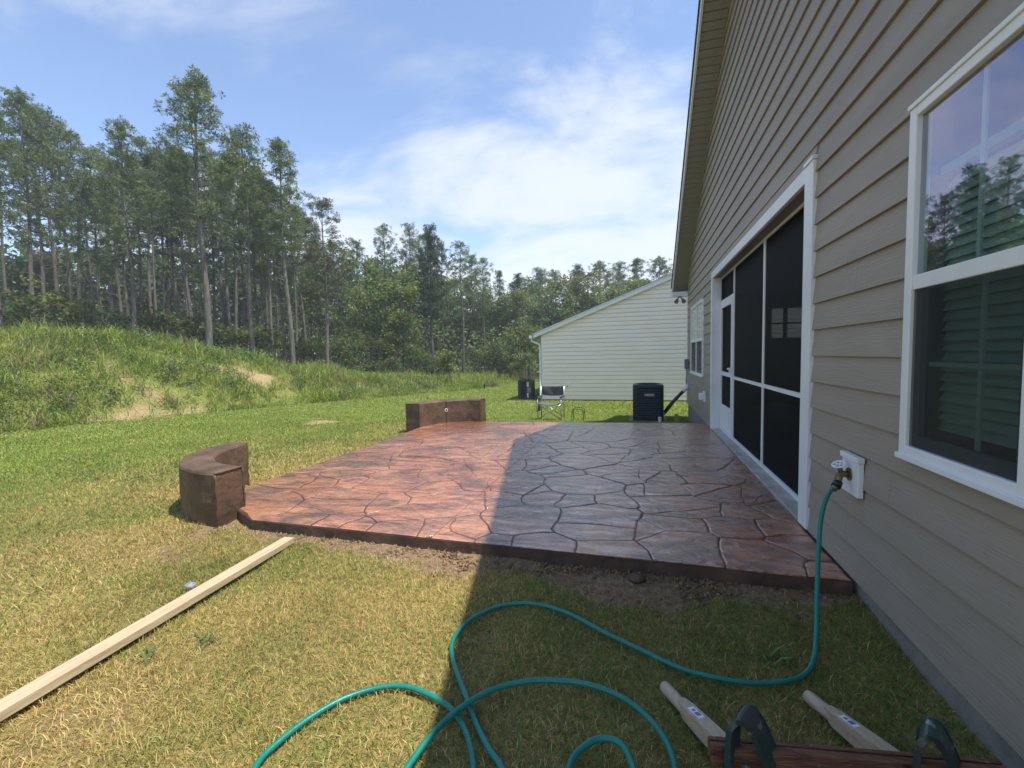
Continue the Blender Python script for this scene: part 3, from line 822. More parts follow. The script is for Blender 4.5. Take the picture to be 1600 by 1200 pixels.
def rail(y0, y1, z0, z1, name='screen_rail', par=house, dx=0.0):
    return MB().box(SX0 - dx, SX1, y0, y1, z0, z1).build(name, MT['white_vinyl'], par)
B, T = zs + 0.021, 2.610
fr = rail(3.746, 6.975, B, B + 0.045, 'screen_frame')
rail(3.746, 3.775, B + 0.046, T, 'screen_rail', fr); rail(5.375, 5.43, B + 0.046, T, 'screen_rail', fr)
rail(3.776, 5.374, 1.018, 1.058, 'screen_rail', fr); rail(5.431, 6.974, 1.018, 1.058, 'screen_rail', fr)
rail(3.776, 5.374, T - 0.028, T - 0.001, 'screen_rail', fr); rail(5.431, 6.974, T - 0.028, T - 0.001, 'screen_rail', fr)
for (y0, y1, z0, z1) in ((3.776, 5.374, B + 0.046, 1.017), (3.776, 5.374, 1.059, T - 0.029), (5.431, 6.974, B + 0.046, 1.017), (5.431, 6.974, 1.059, T - 0.029), (7.03, 7.99, 2.235, T - 0.03)):
    MB().box(1.287, 1.289, y0, y1, z0, z1).build('screen_panel', MT['screen'], fr)
rail(6.976, 7.028, B, T, 'screen_rail', fr); rail(7.029, 8.014, 2.185, 2.232, 'screen_rail', fr); rail(7.029, 8.014, T - 0.028, T - 0.001, 'screen_rail', fr)
dr = MB()
dr.box(SX0 - 0.012, SX1 - 0.004, 7.034, 7.112, B, 2.180).box(SX0 - 0.012, SX1 - 0.004, 7.930, 8.008, B, 2.180)
dr.box(SX0 - 0.012, SX1 - 0.004, 7.113, 7.929, 2.10, 2.180).box(SX0 - 0.012, SX1 - 0.004, 7.113, 7.929, 1.035, 1.095).box(SX0 - 0.012, SX1 - 0.004, 7.113, 7.929, B, B + 0.07)
door = dr.build('screen_door', MT['white_vinyl'], house)
MB().box(1.285, 1.287, 7.113, 7.929, 0.566, 1.034).build('screen_panel', MT['screen'], door)
MB().box(1.285, 1.287, 7.113, 7.929, 1.096, 2.099).build('screen_panel', MT['screen'], door)
MB().box(1.280, 1.287, 7.113, 7.929, B + 0.071, 0.565).build('kick_panel', MT['white_vinyl'], door)
MB().box(1.235, 1.262, 7.05, 7.095, 1.10, 1.18).box(1.215, 1.236, 7.02, 7.125, 1.15, 1.172).build('handle', MT['white_trim'], door, bevel=0.004)

# windows
def window(y0, y1, z0, z1, muntins, near):
    xf = WX - 0.028
    w = MB()
    cw = 0.052 if near else 0.05
    # casing with a stepped moulding
    w.box(xf, WX + 0.03, y0, y0 + cw, z0, z1).box(xf, WX + 0.03, y1 - cw, y1, z0, z1)
    w.box(xf, WX + 0.03, y0 + cw, y1 - cw, z1 - cw, z1).box(xf, WX + 0.03, y0 + cw, y1 - cw, z0, z0 + cw)
    win = w.build('window', MT['white_vinyl'], house, bevel=0.004)
    MB().box(xf - 0.012, xf + 0.002, y0 - 0.006, y1 + 0.006, z0 - 0.012, z0 + 0.014).build('sill', MT['white_vinyl'], win, bevel=0.004)
    MB().box(xf - 0.008, xf + 0.002, y0 - 0.004, y1 + 0.004, z1 - 0.012, z1 + 0.010).build('head_moulding', MT['white_vinyl'], win, bevel=0.004)
    iy0, iy1, iz0, iz1 = y0 + cw, y1 - cw, z0 + cw, z1 - cw
    units = [(iy0, iy1)] if near else [(iy0, (iy0 + iy1) / 2 - 0.03), ((iy0 + iy1) / 2 + 0.03, iy1)]
    if not near:
        MB().box(xf + 0.002, WX + 0.03, (iy0 + iy1) / 2 - 0.028, (iy0 + iy1) / 2 + 0.028, iz0, iz1).build('mullion', MT['white_vinyl'], win)
    zm0, zm1 = (1.667, 1.728) if near else (1.62, 1.68)
    for (a, b) in units:
        MB().box(xf + 0.006, WX + 0.02, a, b, zm0, zm1).build('meeting_rail', MT['white_vinyl'], win, bevel=0.003)
        gu = MB().box(WX - 0.006, WX - 0.003, a + 0.001, b - 0.001, zm1 + 0.001, iz1 - 0.001).build('pane', MT['glass'] if near else MT['glass_far'], win)
        ls = MB().box(WX - 0.004, WX + 0.035, a + 0.001, a + 0.042, iz0, zm0 - 0.001).box(WX - 0.004, WX + 0.035, b - 0.042, b - 0.001, iz0, zm0 - 0.001)
        ls.box(WX - 0.004, WX + 0.035, a + 0.043, b - 0.043, iz0, iz0 + 0.05)
        ls.build('lower_sash', MT['grey_box'] if near else MT['white_vinyl'], win)
        MB().box(WX + 0.018, WX + 0.021, a + 0.043, b - 0.043, iz0 + 0.051, zm0 - 0.001).build('pane', MT['glass_low'] if near else MT['glass_far'], win)
        MB().box(WX - 0.014, WX - 0.013, a + 0.002, b - 0.002, iz0 + 0.001, zm0 - 0.002).build('insect_screen', MT['half_screen'], win)
        if near:
            ym = 2.02
            MB().box(WX + 0.004, WX + 0.012, ym - 0.010, ym + 0.010, zm1 + 0.001, iz1).build('muntin', MT['white_vinyl'], win)
            MB().box(WX + 0.026, WX + 0.034, ym - 0.010, ym + 0.010, iz0 + 0.051, zm0).build('muntin', MT['white_vinyl'], win)
            zq = (iz0 + zm0) / 2 + 0.02
            MB().box(WX + 0.0265, WX + 0.0335, a + 0.043, ym - 0.0105, zq - 0.010, zq + 0.010).build('muntin', MT['white_vinyl'], win)
            MB().box(WX + 0.0265, WX + 0.0335, ym + 0.0105, b - 0.043, zq - 0.010, zq + 0.010).build('muntin', MT['white_vinyl'], win)
            # blind behind the glass, raised a little at the top
            tilt = MB(); c, s = math.cos(1.1), math.sin(1.1)
            zb = iz0 + 0.10; slat = None
            while zb < iz1 - 0.30:
                if slat is None:
                    hw = 0.024
                    me = MB().add([(-hw * c, -0.28, -hw * s), (hw * c, -0.28, hw * s), (hw * c, 0.28, hw * s), (-hw * c, 0.28, -hw * s),
                                   (-hw * c + 0.002, -0.28, -hw * s - 0.001), (hw * c + 0.002, -0.28, hw * s - 0.001), (hw * c + 0.002, 0.28, hw * s - 0.001), (-hw * c + 0.002, 0.28, -hw * s - 0.001)],
                                  [(0, 1, 2, 3), (7, 6, 5, 4), (0, 4, 5, 1), (1, 5, 6, 2), (2, 6, 7, 3), (3, 7, 4, 0)]).mesh('slat')
                    slat = link('slat', me, MT['blind'], win); o = slat
                else:
                    o = slat.copy(); COL.objects.link(o); o.parent = win
                o.location = (WX + 0.085, (a + b) / 2, zb)
                zb += 0.042
            MB().box(WX + 0.065, WX + 0.105, a, b, zb + 0.0, zb + 0.035).build('head_rail', MT['blind'], win)
        else:
            # muntins of the upper sash
            ym = (a + b) / 2
            if muntins:
                MB().box(WX + 0.0, WX + 0.008, ym - 0.009, ym + 0.009, zm1 + 0.001, iz1).build('muntin', MT['white_vinyl'], win)
                zq = (zm1 + iz1) / 2
                MB().box(WX + 0.0005, WX + 0.0075, a, ym - 0.0095, zq - 0.009, zq + 0.009).build('muntin', MT['white_vinyl'], win)
                MB().box(WX + 0.0005, WX + 0.0075, ym + 0.0095, b, zq - 0.009, zq + 0.009).build('muntin', MT['white_vinyl'], win)
    return win
window(*WIN_N, True, True)
window(*WIN_F, True, False)

# roof, rake soffit and fascia
OX = 0.80
n_s = 0
soff_me = None
yy = PEAK_Y + 0.02
step = 0.105
while yy < 12.40:
    y0, y1 = yy, yy + step - 0.013
    if soff_me is None:
        dz = SLOPE * (step - 0.013)
        soff_me = MB().add([(OX + 0.03, 0, 0), (WX - 0.001, 0, 0), (WX - 0.001, step - 0.013, -dz), (OX + 0.03, step - 0.013, -dz),
                            (OX + 0.03, 0, 0.012), (WX - 0.001, 0, 0.012), (WX - 0.001, step - 0.013, -dz + 0.012), (OX + 0.03, step - 0.013, -dz + 0.012)],
                           [(0, 1, 2, 3), (7, 6, 5, 4), (0, 4, 5, 1), (1, 5, 6, 2), (2, 6, 7, 3), (3, 7, 4, 0)]).mesh('soffit_board')
        soff_me.materials.append(MT['soffit'])
    for sgn in (1, -1):
        o = bpy.data.objects.new('soffit_board', soff_me); COL.objects.link(o); o.parent = house
        o.matrix_parent_inverse = Matrix.Translation(-Vector(house.location))
        o.location = (0, y0 if sgn == 1 else 2 * PEAK_Y - y0, rake_z(y0))
        if sgn == -1: o.scale = (1, -1, 1)
    yy += step
def roofpoly(off, t, ye):
    """both slopes: band from off to off+t above the soffit line"""
    l = lambda y, d: (y, PEAK_Z - SLOPE * abs(y - PEAK_Y) + d)
    return [l(2 * PEAK_Y - ye, off), l(PEAK_Y, off), l(ye, off), l(ye, off + t), l(PEAK_Y, off + t), l(2 * PEAK_Y - ye, off + t)]
def split_roof(off, t, ye, xa, xb, name, mat):
    p = roofpoly(off, t, ye)
    mb = MB()
    mb.prismx([p[1], p[2], p[3], p[4]], xa, xb)
    mb.prismx([p[0], p[1], p[4], p[5]], xa, xb)
    return mb.build(name, mat, house)
split_roof(-0.022, 0.165, 12.44, OX, OX + 0.028, 'rake_fascia', MT['white_trim'])
split_roof(0.02, 0.13, 12.42, OX + 0.03, 9.2, 'roof_deck', MT['interior'])
rf = split_roof(0.152, 0.022, 12.50, OX - 0.022, 9.25, 'roof', MT['shingle'])
split_roof(0.1755, 0.012, 12.47, OX - 0.012, 9.2, 'shingle_course', MT['shingle'])
ez = rake_z(12.42)
MB().box(OX, WX - 0.002, 12.08 + 0.078, 12.40, ez - 0.14, ez - 0.025).build('eave_return', MT['white_trim'], house)
MB().box(WX, 9.1, 12.08, 12.40, ez - 0.03, ez - 0.012).build('eave_soffit', MT['soffit'], house)
MB().box(OX - 0.02, 9.2, 12.445, 12.56, ez - 0.09, ez + 0.02).build('gutter', MT['white_trim'], house)

# flood light under the eave return
fl = empty('flood_light', (0.98, 12.24, ez - 0.14))
tag(fl, 'bronze two-headed flood light under the eave at the far house corner', 'flood light')
MB().disc((0.98, 12.24, ez - 0.152), (0, 0, 1), 0.05, 0.02).build('base', MT['grey_box'], fl)
for s in (-1, 1):
    c = Vector((0.98 + 0.07 * s, 12.19, ez - 0.235))
    MB().tube([(0.98 + 0.02 * s, 12.24, ez - 0.16), (0.98 + 0.05 * s, 12.22, ez - 0.20), c], 0.012, 6).build('arm', MT['grey_box'], fl)
    dirv = Vector((0.35 * s, -0.6, -0.72)).normalized()
    MB().tube([c - dirv * 0.04, c, c + dirv * 0.06, c + dirv * 0.075], [0.025, 0.04, 0.052, 0.054], 12).build('lamp_head', MT['grey_box'], fl)

# things fixed to the wall
bib = empty('hose_bib', (WX, 2.885, 0.615))
tag(bib, 'brass hose tap with white wheel handle on a white wall plate', 'tap')
MB().box(WX - 0.030, WX - 0.002, 2.785, 2.985, 0.61, 0.80).box(WX - 0.04, WX - 0.002, 2.778, 2.992, 0.801, 0.832).build('wall_plate', MT['white_vinyl'], bib, bevel=0.004)
MB().tube([(WX - 0.03, 2.885, 0.72), (WX - 0.07, 2.885, 0.718), (1.075, 2.883, 0.712), (1.068, 2.872, 0.690), (1.062, 2.862, 0.672)], [0.02, 0.018, 0.02, 0.019, 0.017], 10).build('valve_body', MT['brass'], bib)
MB().disc((WX - 0.034, 2.885, 0.72), (1, 0, 0), 0.036, 0.008, 14).build('flange', MT['brass'], bib)
MB().tube([(1.085, 2.884, 0.715), (1.078, 2.886, 0.765)], 0.012, 8).build('valve_stem', MT['brass'], bib)
hw = MB(); hc = Vector((1.074, 2.887, 0.772)); hax = Vector((-0.35, -0.25, 0.9)).normalized()
hw.ring(hc, hax, 0.031, 0.006, 20, 6)
u_ = hax.orthogonal().normalized(); v_ = hax.cross(u_)
for q in range(5):
    a = q * 2 * math.pi / 5
    hw.tube([hc, hc + 0.031 * (math.cos(a) * u_ + math.sin(a) * v_)], 0.0045, 5)
hw.build('wheel_handle', MT['white_vinyl'], bib)
vt = empty('wall_outlet', (WX, 8.93, 0.53))
tag(vt, 'white wall outlet box with a projecting cover beyond the porch post', 'outlet box')
MB().box(WX - 0.022, WX - 0.002, 8.80, 9.06, 0.49, 0.68).build('wall_plate', MT['white_vinyl'], vt, bevel=0.003)
MB().box(WX - 0.10, WX - 0.0225, 8.86, 9.02, 0.53, 0.65).build('cover', MT['white_vinyl'], vt, bevel=0.012)
db = empty('disconnect_box', (WX, 11.8, 1.0))
tag(db, 'grey electrical disconnect box with conduit at the far house corner', 'electrical box')
MB().box(WX - 0.10, WX - 0.008, 11.66, 11.86, 1.00, 1.24).build('enclosure', MT['grey_box'], db, bevel=0.006)
MB().tube([(WX - 0.05, 11.76, 1.0), (WX - 0.05, 11.76, 0.85), (WX - 0.06, 11.78, 0.7), (WX - 0.045, 11.8, 0.58)], 0.014, 8).build('conduit', MT['grey_box'], db)

# ------------------------------------------------------------------ the neighbouring house
NY = 16.5
nb = empty('cream_house', (2.0, NY + 4, -0.33))
tag(nb, 'cream vinyl-sided house with white rake trim and a downspout beyond the patio', 'house')
NX0, NSL, NE = -3.52, 0.384, 2.19
NPK = 4.6
def nrz(x): return NE + NSL * (min(x, 2 * NPK - x) - NX0)
z = -0.25; NEX = 0.148; NX1 = 2 * NPK - NX0
while True:
    z1 = z + NEX
    top = NE + NSL * (NPK - NX0) - 0.03
    if z > top: break
    def lim(zz): return NX0 + max(0.0, (zz + 0.02 - NE) / NSL)
    a0, a1 = max(NX0, lim(z)), max(NX0, lim(z1))
    if a1 > NPK: a1 = NPK - 0.001
    b0, b1 = 2 * NPK - a0, 2 * NPK - a1
    yb, ym, yt = NY - 0.032, NY - 0.004, NY + 0.006
    zm = z + NEX * 0.62
    am = a0 + (a1 - a0) * 0.62; bm = b0 + (b1 - b0) * 0.62
    v = [(a0, yb, z), (b0, yb, z), (bm, yb + 0.002, zm), (am, yb + 0.002, zm), (b1, yt, z1), (a1, yt, z1), (a0, NY + 0.012, z), (b0, NY + 0.012, z)]
    MB().add(v, [(0, 1, 2, 3), (3, 2, 4, 5), (6, 7, 1, 0)]).build('siding_course', MT['cream'], nb)
    z += NEX
NT = NE + NSL * (NPK - NX0)
MB().prismy([(NX0, -0.26), (NX1, -0.26), (NX1, NE - 0.01), (NPK, NT - 0.01), (NX0, NE - 0.01)], NY + 0.014, NY + 11).build('wall', MT['cream'], nb)
MB().box(NX0 + 0.02, NX1 - 0.02, NY + 0.01, NY + 10.9, -0.7, -0.262).build('foundation', MT['foundation'], nb)
MB().box(NX0 - 0.03, NX0 + 0.09, NY - 0.022, NY + 0.09, -0.26, NE - 0.03).build('corner_board', MT['white_trim'], nb)
def nslope(off, t, xa, ya, yb, name, mat):
    p = lambda x, d: (x, NE + NSL * (x - NX0) + d)
    q = lambda x, d: (x, NE + NSL * (2 * NPK - x - NX0) + d)
    mb = MB()
    mb.prismy([p(xa, off), p(NPK, off), p(NPK, off + t), p(xa, off + t)], ya, yb)
    mb.prismy([q(NPK, off), q(2 * NPK - xa, off), q(2 * NPK - xa, off + t), q(NPK, off + t)], ya, yb)
    return mb.build(name, mat, nb)
nslope(-0.035, 0.155, NX0 - 0.30, NY - 0.16, NY - 0.13, 'rake_fascia', MT['white_trim'])
nslope(-0.015, 0.02, NX0 - 0.28, NY - 0.13, NY - 0.001, 'rake_soffit', MT['white_trim'])
nslope(0.121, 0.035, NX0 - 0.33, NY - 0.19, NY + 11.2, 'roof', MT['shingle'])
nslope(0.117, 0.018, NX0 - 0.335, NY - 0.195, NY - 0.17, 'drip_edge', MT['white_trim'])
zg = NE - 0.30 * NSL
MB().box(NX0 - 0.46, NX0 - 0.335, NY - 0.17, NY + 11.1, zg - 0.05, zg + 0.06).build('gutter', MT['white_trim'], nb, bevel=0.01)
MB().tube([(NX0 - 0.40, NY - 0.05, zg - 0.05), (NX0 - 0.38, NY - 0.05, zg - 0.14), (NX0 - 0.10, NY - 0.03, zg - 0.26), (NX0 - 0.075, NY - 0.03, zg - 0.36), (NX0 - 0.075, NY - 0.03, -0.15), (NX0 - 0.16, NY - 0.10, -0.22)], 0.038, 6).build('downspout', MT['white_trim'], nb)
MB().box(-2.62, -2.47, NY - 0.05, NY - 0.008, 0.17, 0.36).build('outlet_cover', MT['white_vinyl'], nb, bevel=0.008)
MB().box(-2.60, -2.55, NY - 0.055, NY - 0.0505, 0.22, 0.25).build('outlet_latch', MT['black_plastic'], nb)
MB().box(4.82, 4.96, NY - 0.05, NY - 0.008, 2.28, 2.42).build('light_spot_box', MT['white_vinyl'], nb, bevel=0.008)  # white box added to stand for a small light spot seen through the porch

# ------------------------------------------------------------------ air conditioning condensers
def condenser(cx, cy, z0, w, h, label, nsl, badge):
    root = empty('air_conditioner', (cx, cy, z0))
    tag(root, label, 'air conditioner', 'condensers beside the houses')
    hw = w / 2
    def rrect(r, s):
        pts = []
        for q, (sx, sy) in enumerate(((1, 1), (-1, 1), (-1, -1), (1, -1))):
            for t in range(5):
                a = math.radians(90 * q + 22.5 * t)
                pts.append((cx + sx * (s - r) + r * math.cos(a), cy + sy * (s - r) + r * math.sin(a)))
        return pts
    MB().prism(rrect(0.07, hw + 0.09), z0 - 0.12, z0 + 0.015).build('pad', MT['pad'], root)
    MB().prism(rrect(0.06, hw - 0.022), z0 + 0.03, z0 + h - 0.04).build('coil', MT['ac_core'], root)
    MB().prism(rrect(0.07, hw), z0 + 0.016, z0 + 0.075).build('base_pan', MT['ac_paint'], root)
    MB().prism(rrect(0.08, hw + 0.004), z0 + h - 0.075, z0 + h - 0.018).build('top_band', MT['ac_paint'], root, bevel=0.008)
    MB().prism(rrect(0.08, hw - 0.012), z0 + h - 0.0175, z0 + h).build('lid', MT['ac_paint'], root, bevel=0.008)
    for sx in (-1, 1):
        for sy in (-1, 1):
            pts = []
            a0 = {(1, 1): 0, (-1, 1): 90, (-1, -1): 180, (1, -1): 270}[(sx, sy)]
            cx2, cy2 = cx + sx * (hw - 0.07), cy + sy * (hw - 0.07)
            outer = [(cx2 + 0.072 * math.cos(math.radians(a0 + 15 * t)), cy2 + 0.072 * math.sin(math.radians(a0 + 15 * t))) for t in range(7)]
            inner = [(cx2 + 0.045 * math.cos(math.radians(a0 + 15 * t)), cy2 + 0.045 * math.sin(math.radians(a0 + 15 * t))) for t in range(6, -1, -1)]
            MB().prism(outer + inner, z0 + 0.076, z0 + h - 0.076).build('corner_post', MT['ac_paint'], root)
    MB().box(cx - hw + 0.002, cx - hw + 0.11, cy - hw - 0.001, cy - hw + 0.02, z0 + 0.076, z0 + h - 0.0765).build('side_panel', MT['ac_paint'], root)
    zz0, zz1 = z0 + 0.09, z0 + h - 0.09
    for k in range(nsl):
        zc = zz0 + (zz1 - zz0) * (k + 0.5) / nsl; hh = (zz1 - zz0) / nsl
        lf = MB().add([(cx - hw + 0.075, cy - hw - 0.002, zc - hh * 0.28), (cx + hw - 0.075, cy - hw - 0.002, zc - hh * 0.28), (cx + hw - 0.075, cy - hw + 0.024, zc + hh * 0.34), (cx - hw + 0.075, cy - hw + 0.024, zc + hh * 0.34),
                       (cx - hw + 0.075, cy - hw + 0.002, zc - hh * 0.40), (cx + hw - 0.075, cy - hw + 0.002, zc - hh * 0.40)],
                      [(0, 1, 2, 3), (4, 5, 1, 0)])
        lf.build('louver', MT['ac_paint'], root)
        MB().add([(cx - hw - 0.002, cy - hw + 0.075, zc - hh * 0.28), (cx - hw - 0.002, cy + hw - 0.075, zc - hh * 0.28), (cx - hw + 0.024, cy + hw - 0.075, zc + hh * 0.34), (cx - hw + 0.024, cy - hw + 0.075, zc + hh * 0.34),
                  (cx - hw + 0.002, cy - hw + 0.075, zc - hh * 0.40), (cx - hw + 0.002, cy + hw - 0.075, zc - hh * 0.40)],
                 [(0, 3, 2, 1), (4, 0, 1, 5)]).build('louver', MT['ac_paint'], root)
    g = MB()
    for R in (0.06, 0.12, 0.18, 0.24): g.ring((cx, cy, z0 + h + 0.012), (0, 0, 1), R * w / 0.6, 0.005, 24, 4)
    for a in range(0, 360, 45): g.tube([(cx, cy, z0 + h + 0.018), (cx + 0.4 * w * math.cos(math.radians(a)), cy + 0.4 * w * math.sin(math.radians(a)), z0 + h + 0.006)], 0.005, 4)
    g.build('fan_guard', MT['ac_core'], root)
    if badge:
        bx, bz = cx + 0.03, z0 + h - 0.245
        MB().box(bx - 0.12, bx + 0.12, cy - hw - 0.012, cy - hw - 0.003, bz - 0.032, bz + 0.032).build('badge', MT['badge'], root, bevel=0.004)
        mk = MB()
        for q in range(6): mk.box(bx - 0.085 + q * 0.03, bx - 0.068 + q * 0.03, cy - hw - 0.0155, cy - hw - 0.0125, bz - 0.008, bz + 0.008)
        mk.build('badge_mark', MT['sticker'], root)
    return root
AZ = Gs(0.2, 11.6)
ac1 = condenser(0.195, 11.86, AZ, 0.73, 0.91, 'tall black louvred condenser with a small badge at the end of the patio', 12, True)
ls = empty('line_set', (0.6, 11.7, AZ))
tag(ls, 'black insulated pipe rising from the condenser to the house wall', 'pipe')
MB().tube([(0.57, 11.66, AZ + 0.22), (0.66, 11.64, AZ + 0.34), (0.85, 11.66, AZ + 0.56), (1.0, 11.70, AZ + 0.72), (1.04, 11.71, AZ + 0.76)], [0.03, 0.04, 0.04, 0.042, 0.04], 10).build('insulation', MT['black_plastic'], ls)
MB().tube([(0.57, 11.62, AZ + 0.16), (0.68, 11.62, AZ + 0.30), (0.80, 11.64, AZ + 0.46)], 0.016, 8).build('small_pipe', MT['black_plastic'], ls)
MB().tube([(1.01, 11.705, AZ + 0.735), (1.09, 11.73, AZ + 0.82), (1.15, 11.75, AZ + 0.88)], [0.05, 0.055, 0.06], 10).build('wall_sleeve', MT['white_trim'], ls)
for q in (0.3, 0.62):
    p = Vector((0.66, 11.64, AZ + 0.34)).lerp(Vector((1.0, 11.70, AZ + 0.72)), q)
    MB().tube([p - Vector((0.012, 0.002, 0.013)), p + Vector((0.012, 0.002, 0.013))], 0.046, 10).build('tie_band', MT['grey_box'], ls)
BZ = Gs(-4.2, 16.9)
ac2 = condenser(-4.27, 16.98, BZ, 0.56, 0.76, 'small black condenser with a yellow label beside the cream house corner', 14, False)
fx = -4.27 + 0.10; fy = 16.98 - 0.28
MB().box(fx - 0.03, fx + 0.17, fy - 0.02, fy - 0.004, BZ + 0.08, BZ + 0.74).build('service_panel', MT['ac_paint'], ac2)
MB().box(fx - 0.015, fx + 0.065, fy - 0.024, fy - 0.0205, BZ + 0.50, BZ + 0.68).build('energy_label', MT['yellow_label'], ac2)
MB().box(fx + 0.02, fx + 0.16, fy - 0.10, fy - 0.0205, BZ + 0.28, BZ + 0.46).build('control_box', MT['grey_box'], ac2)
MB().tube([(fx + 0.03, fy - 0.05, BZ + 0.08), (fx + 0.03, fy - 0.05, BZ + 0.26)], 0.03, 8).build('filter_drier', MT['white_trim'], ac2)
MB().tube([(fx + 0.14, fy - 0.04, BZ + 0.30), (fx + 0.17, fy - 0.08, BZ + 0.10), (fx + 0.26, fy - 0.03, BZ + 0.06), (fx + 0.36, fy + 0.05, BZ + 0.18), (fx + 0.50, fy + 0.12, BZ + 0.20)], 0.02, 6).build('line_set', MT['black_plastic'], ac2)

# ------------------------------------------------------------------ folding director's chair and stool
chz = Gs(-2.2, 11.3)
ch = empty('folding_chair', (-2.2, 11.3, chz))
tag(ch, 'grey folding director\'s chair with crossed aluminium legs on the lawn', 'chair')
cxl, cxr, cyf, cyb = -2.50, -1.90, 11.05, 11.52
r_ = 0.0125
for xx in (cxl, cxr):
    MB().tube([(xx, cyf, chz + 0.60), (xx, cyf, chz + 0.01)], r_, 8).build('leg', MT['alu'], ch)
    MB().tube([(xx, cyb, chz + 0.86), (xx, cyb, chz + 0.01)], r_, 8).build('leg', MT['alu'], ch)
    MB().box(xx - 0.03, xx + 0.03, cyf - 0.04, cyb + 0.02, chz + 0.60, chz + 0.625).build('armrest', MT['black_plastic'], ch, bevel=0.008)
    MB().tube([(xx, cyf, chz + 0.02), (xx, cyb, chz + 0.02)], r_, 8).build('foot_rail', MT['alu'], ch)
for yy, dz in ((cyf, 0.0), (cyb, 0.0)):
    MB().tube([(cxl, yy - 0.016, chz + 0.05), (cxr, yy - 0.016, chz + 0.44)], r_, 8).build('cross_brace', MT['alu'], ch)
    MB().tube([(cxl, yy + 0.016, chz + 0.44), (cxr, yy + 0.016, chz + 0.05)], r_, 8).build('cross_brace', MT['alu'], ch)
seat = MB(); bk_ = MB(); nseg = 12
def sheet(mb, fn, nu, nv, th):
    v = []; f = []
    for s in (0, 1):
        for i in range(nu + 1):
            for j in range(nv + 1):
                p = fn(i / nu, j / nv); v.append((p[0], p[1] + (th if s and th > 0 else 0), p[2] + (th if s and th < 0 else 0)))
    o_ = (nu + 1) * (nv + 1)
    for i in range(nu):
        for j in range(nv):
            a = i * (nv + 1) + j
            f.append((a, a + 1, a + nv + 2, a + nv + 1)); f.append((o_ + a, o_ + a + nv + 1, o_ + a + nv + 2, o_ + a + 1))
    mb.add(v, f, True)
sheet(seat, lambda u, w: (cxl + (cxr - cxl) * u, cyf + (cyb - cyf) * w, chz + 0.45 - 0.035 * math.sin(math.pi * u)), 12, 6, -0.01)
seat.build('seat', MT['grey_fabric'], ch)
sheet(bk_, lambda u, w: (cxl - 0.01 + (cxr - cxl + 0.02) * u, cyb + 0.03 * math.sin(math.pi * u) + 0.006 * math.sin(9 * u + 5 * w), chz + 0.64 + 0.225 * w - 0.02 * math.sin(math.pi * u) * (1 - w) * 1.6 - 0.012 * math.sin(math.pi * u) * w), 16, 8, 0.008)
bk_.build('backrest', MT['grey_fabric'], ch)
MB().box(cxl - 0.035, cxl - 0.018, cyf + 0.03, cyb - 0.05, chz + 0.22, chz + 0.56).build('side_pouch', MT['grey_fabric'], ch, bevel=0.008)
sx0, sx1, sy0, sy1 = -1.66, -1.38, 11.3, 11.62
sz = Gs(-1.5, 11.4)
stl = empty('folding_stool', (-1.52, 11.45, sz))
tag(stl, 'low black tube stool frame standing right of the folding chair', 'stool')
for yy in (sy0, sy1):
    q = 0.03
    MB().tube([(sx0 - 0.01, yy, sz + 0.0), (sx0, yy, sz + 0.25), (sx0 + 0.02, yy, sz + 0.29), (sx0 + 0.05, yy, sz + 0.30), (sx1 - 0.05, yy, sz + 0.30), (sx1 - 0.02, yy, sz + 0.29), (sx1, yy, sz + 0.25), (sx1 + 0.01, yy, sz + 0.0)], 0.009, 8).build('leg_frame', MT['black_tube'], stl)
for xx in (sx0 + 0.04, sx1 - 0.04):
    MB().tube([(xx, sy0, sz + 0.30), (xx, sy1, sz + 0.30)], 0.009, 8).build('cross_bar', MT['black_tube'], stl)

# ------------------------------------------------------------------ small things about the lawn
def stake(name, x, y, h, w, mat, label, cat):
    z0_ = Gs(x, y)
    o = MB().box(-w / 2, w / 2, -w / 4, w / 4, -0.05, h - w * 0.3).add([(-w / 2, -w / 4, h - w * 0.3), (w / 2, -w / 4, h - w * 0.3), (w / 2, w / 4, h - w * 0.3), (-w / 2, w / 4, h - w * 0.3), (w * .1, 0, h)], [(0, 1, 4), (1, 2, 4), (2, 3, 4), (3, 0, 4)]).build(name, mat)
    o.location = (x, y, z0_); tag(o, label, cat)
stake('wooden_stake', 0.84, 11.35, 0.22, 0.09, MT['stake_wood'], 'short wooden stake in the ground right of the tall condenser', 'stake')
stake('black_stake', -7.3, 20.6, 0.26, 0.06, MT['black_plastic'], 'small black stake standing alone on the far lawn', 'stake')
cz = Gs(0.45, 10.95)
co = empty('cleanout_pipe', (0.45, 10.95, cz)); tag(co, 'small white pipe cap poking out of the grass in front of the condenser', 'pipe')
MB().tube([(0.45, 10.95, cz - 0.05), (0.45, 10.95, cz + 0.10)], 0.035, 10).build('pipe', MT['white_vinyl'], co)
MB().tube([(0.45, 10.95, cz + 0.10), (0.45, 10.95, cz + 0.125), (0.45, 10.95, cz + 0.14)], [0.042, 0.042, 0.02], 10).build('cap', MT['white_vinyl'], co)

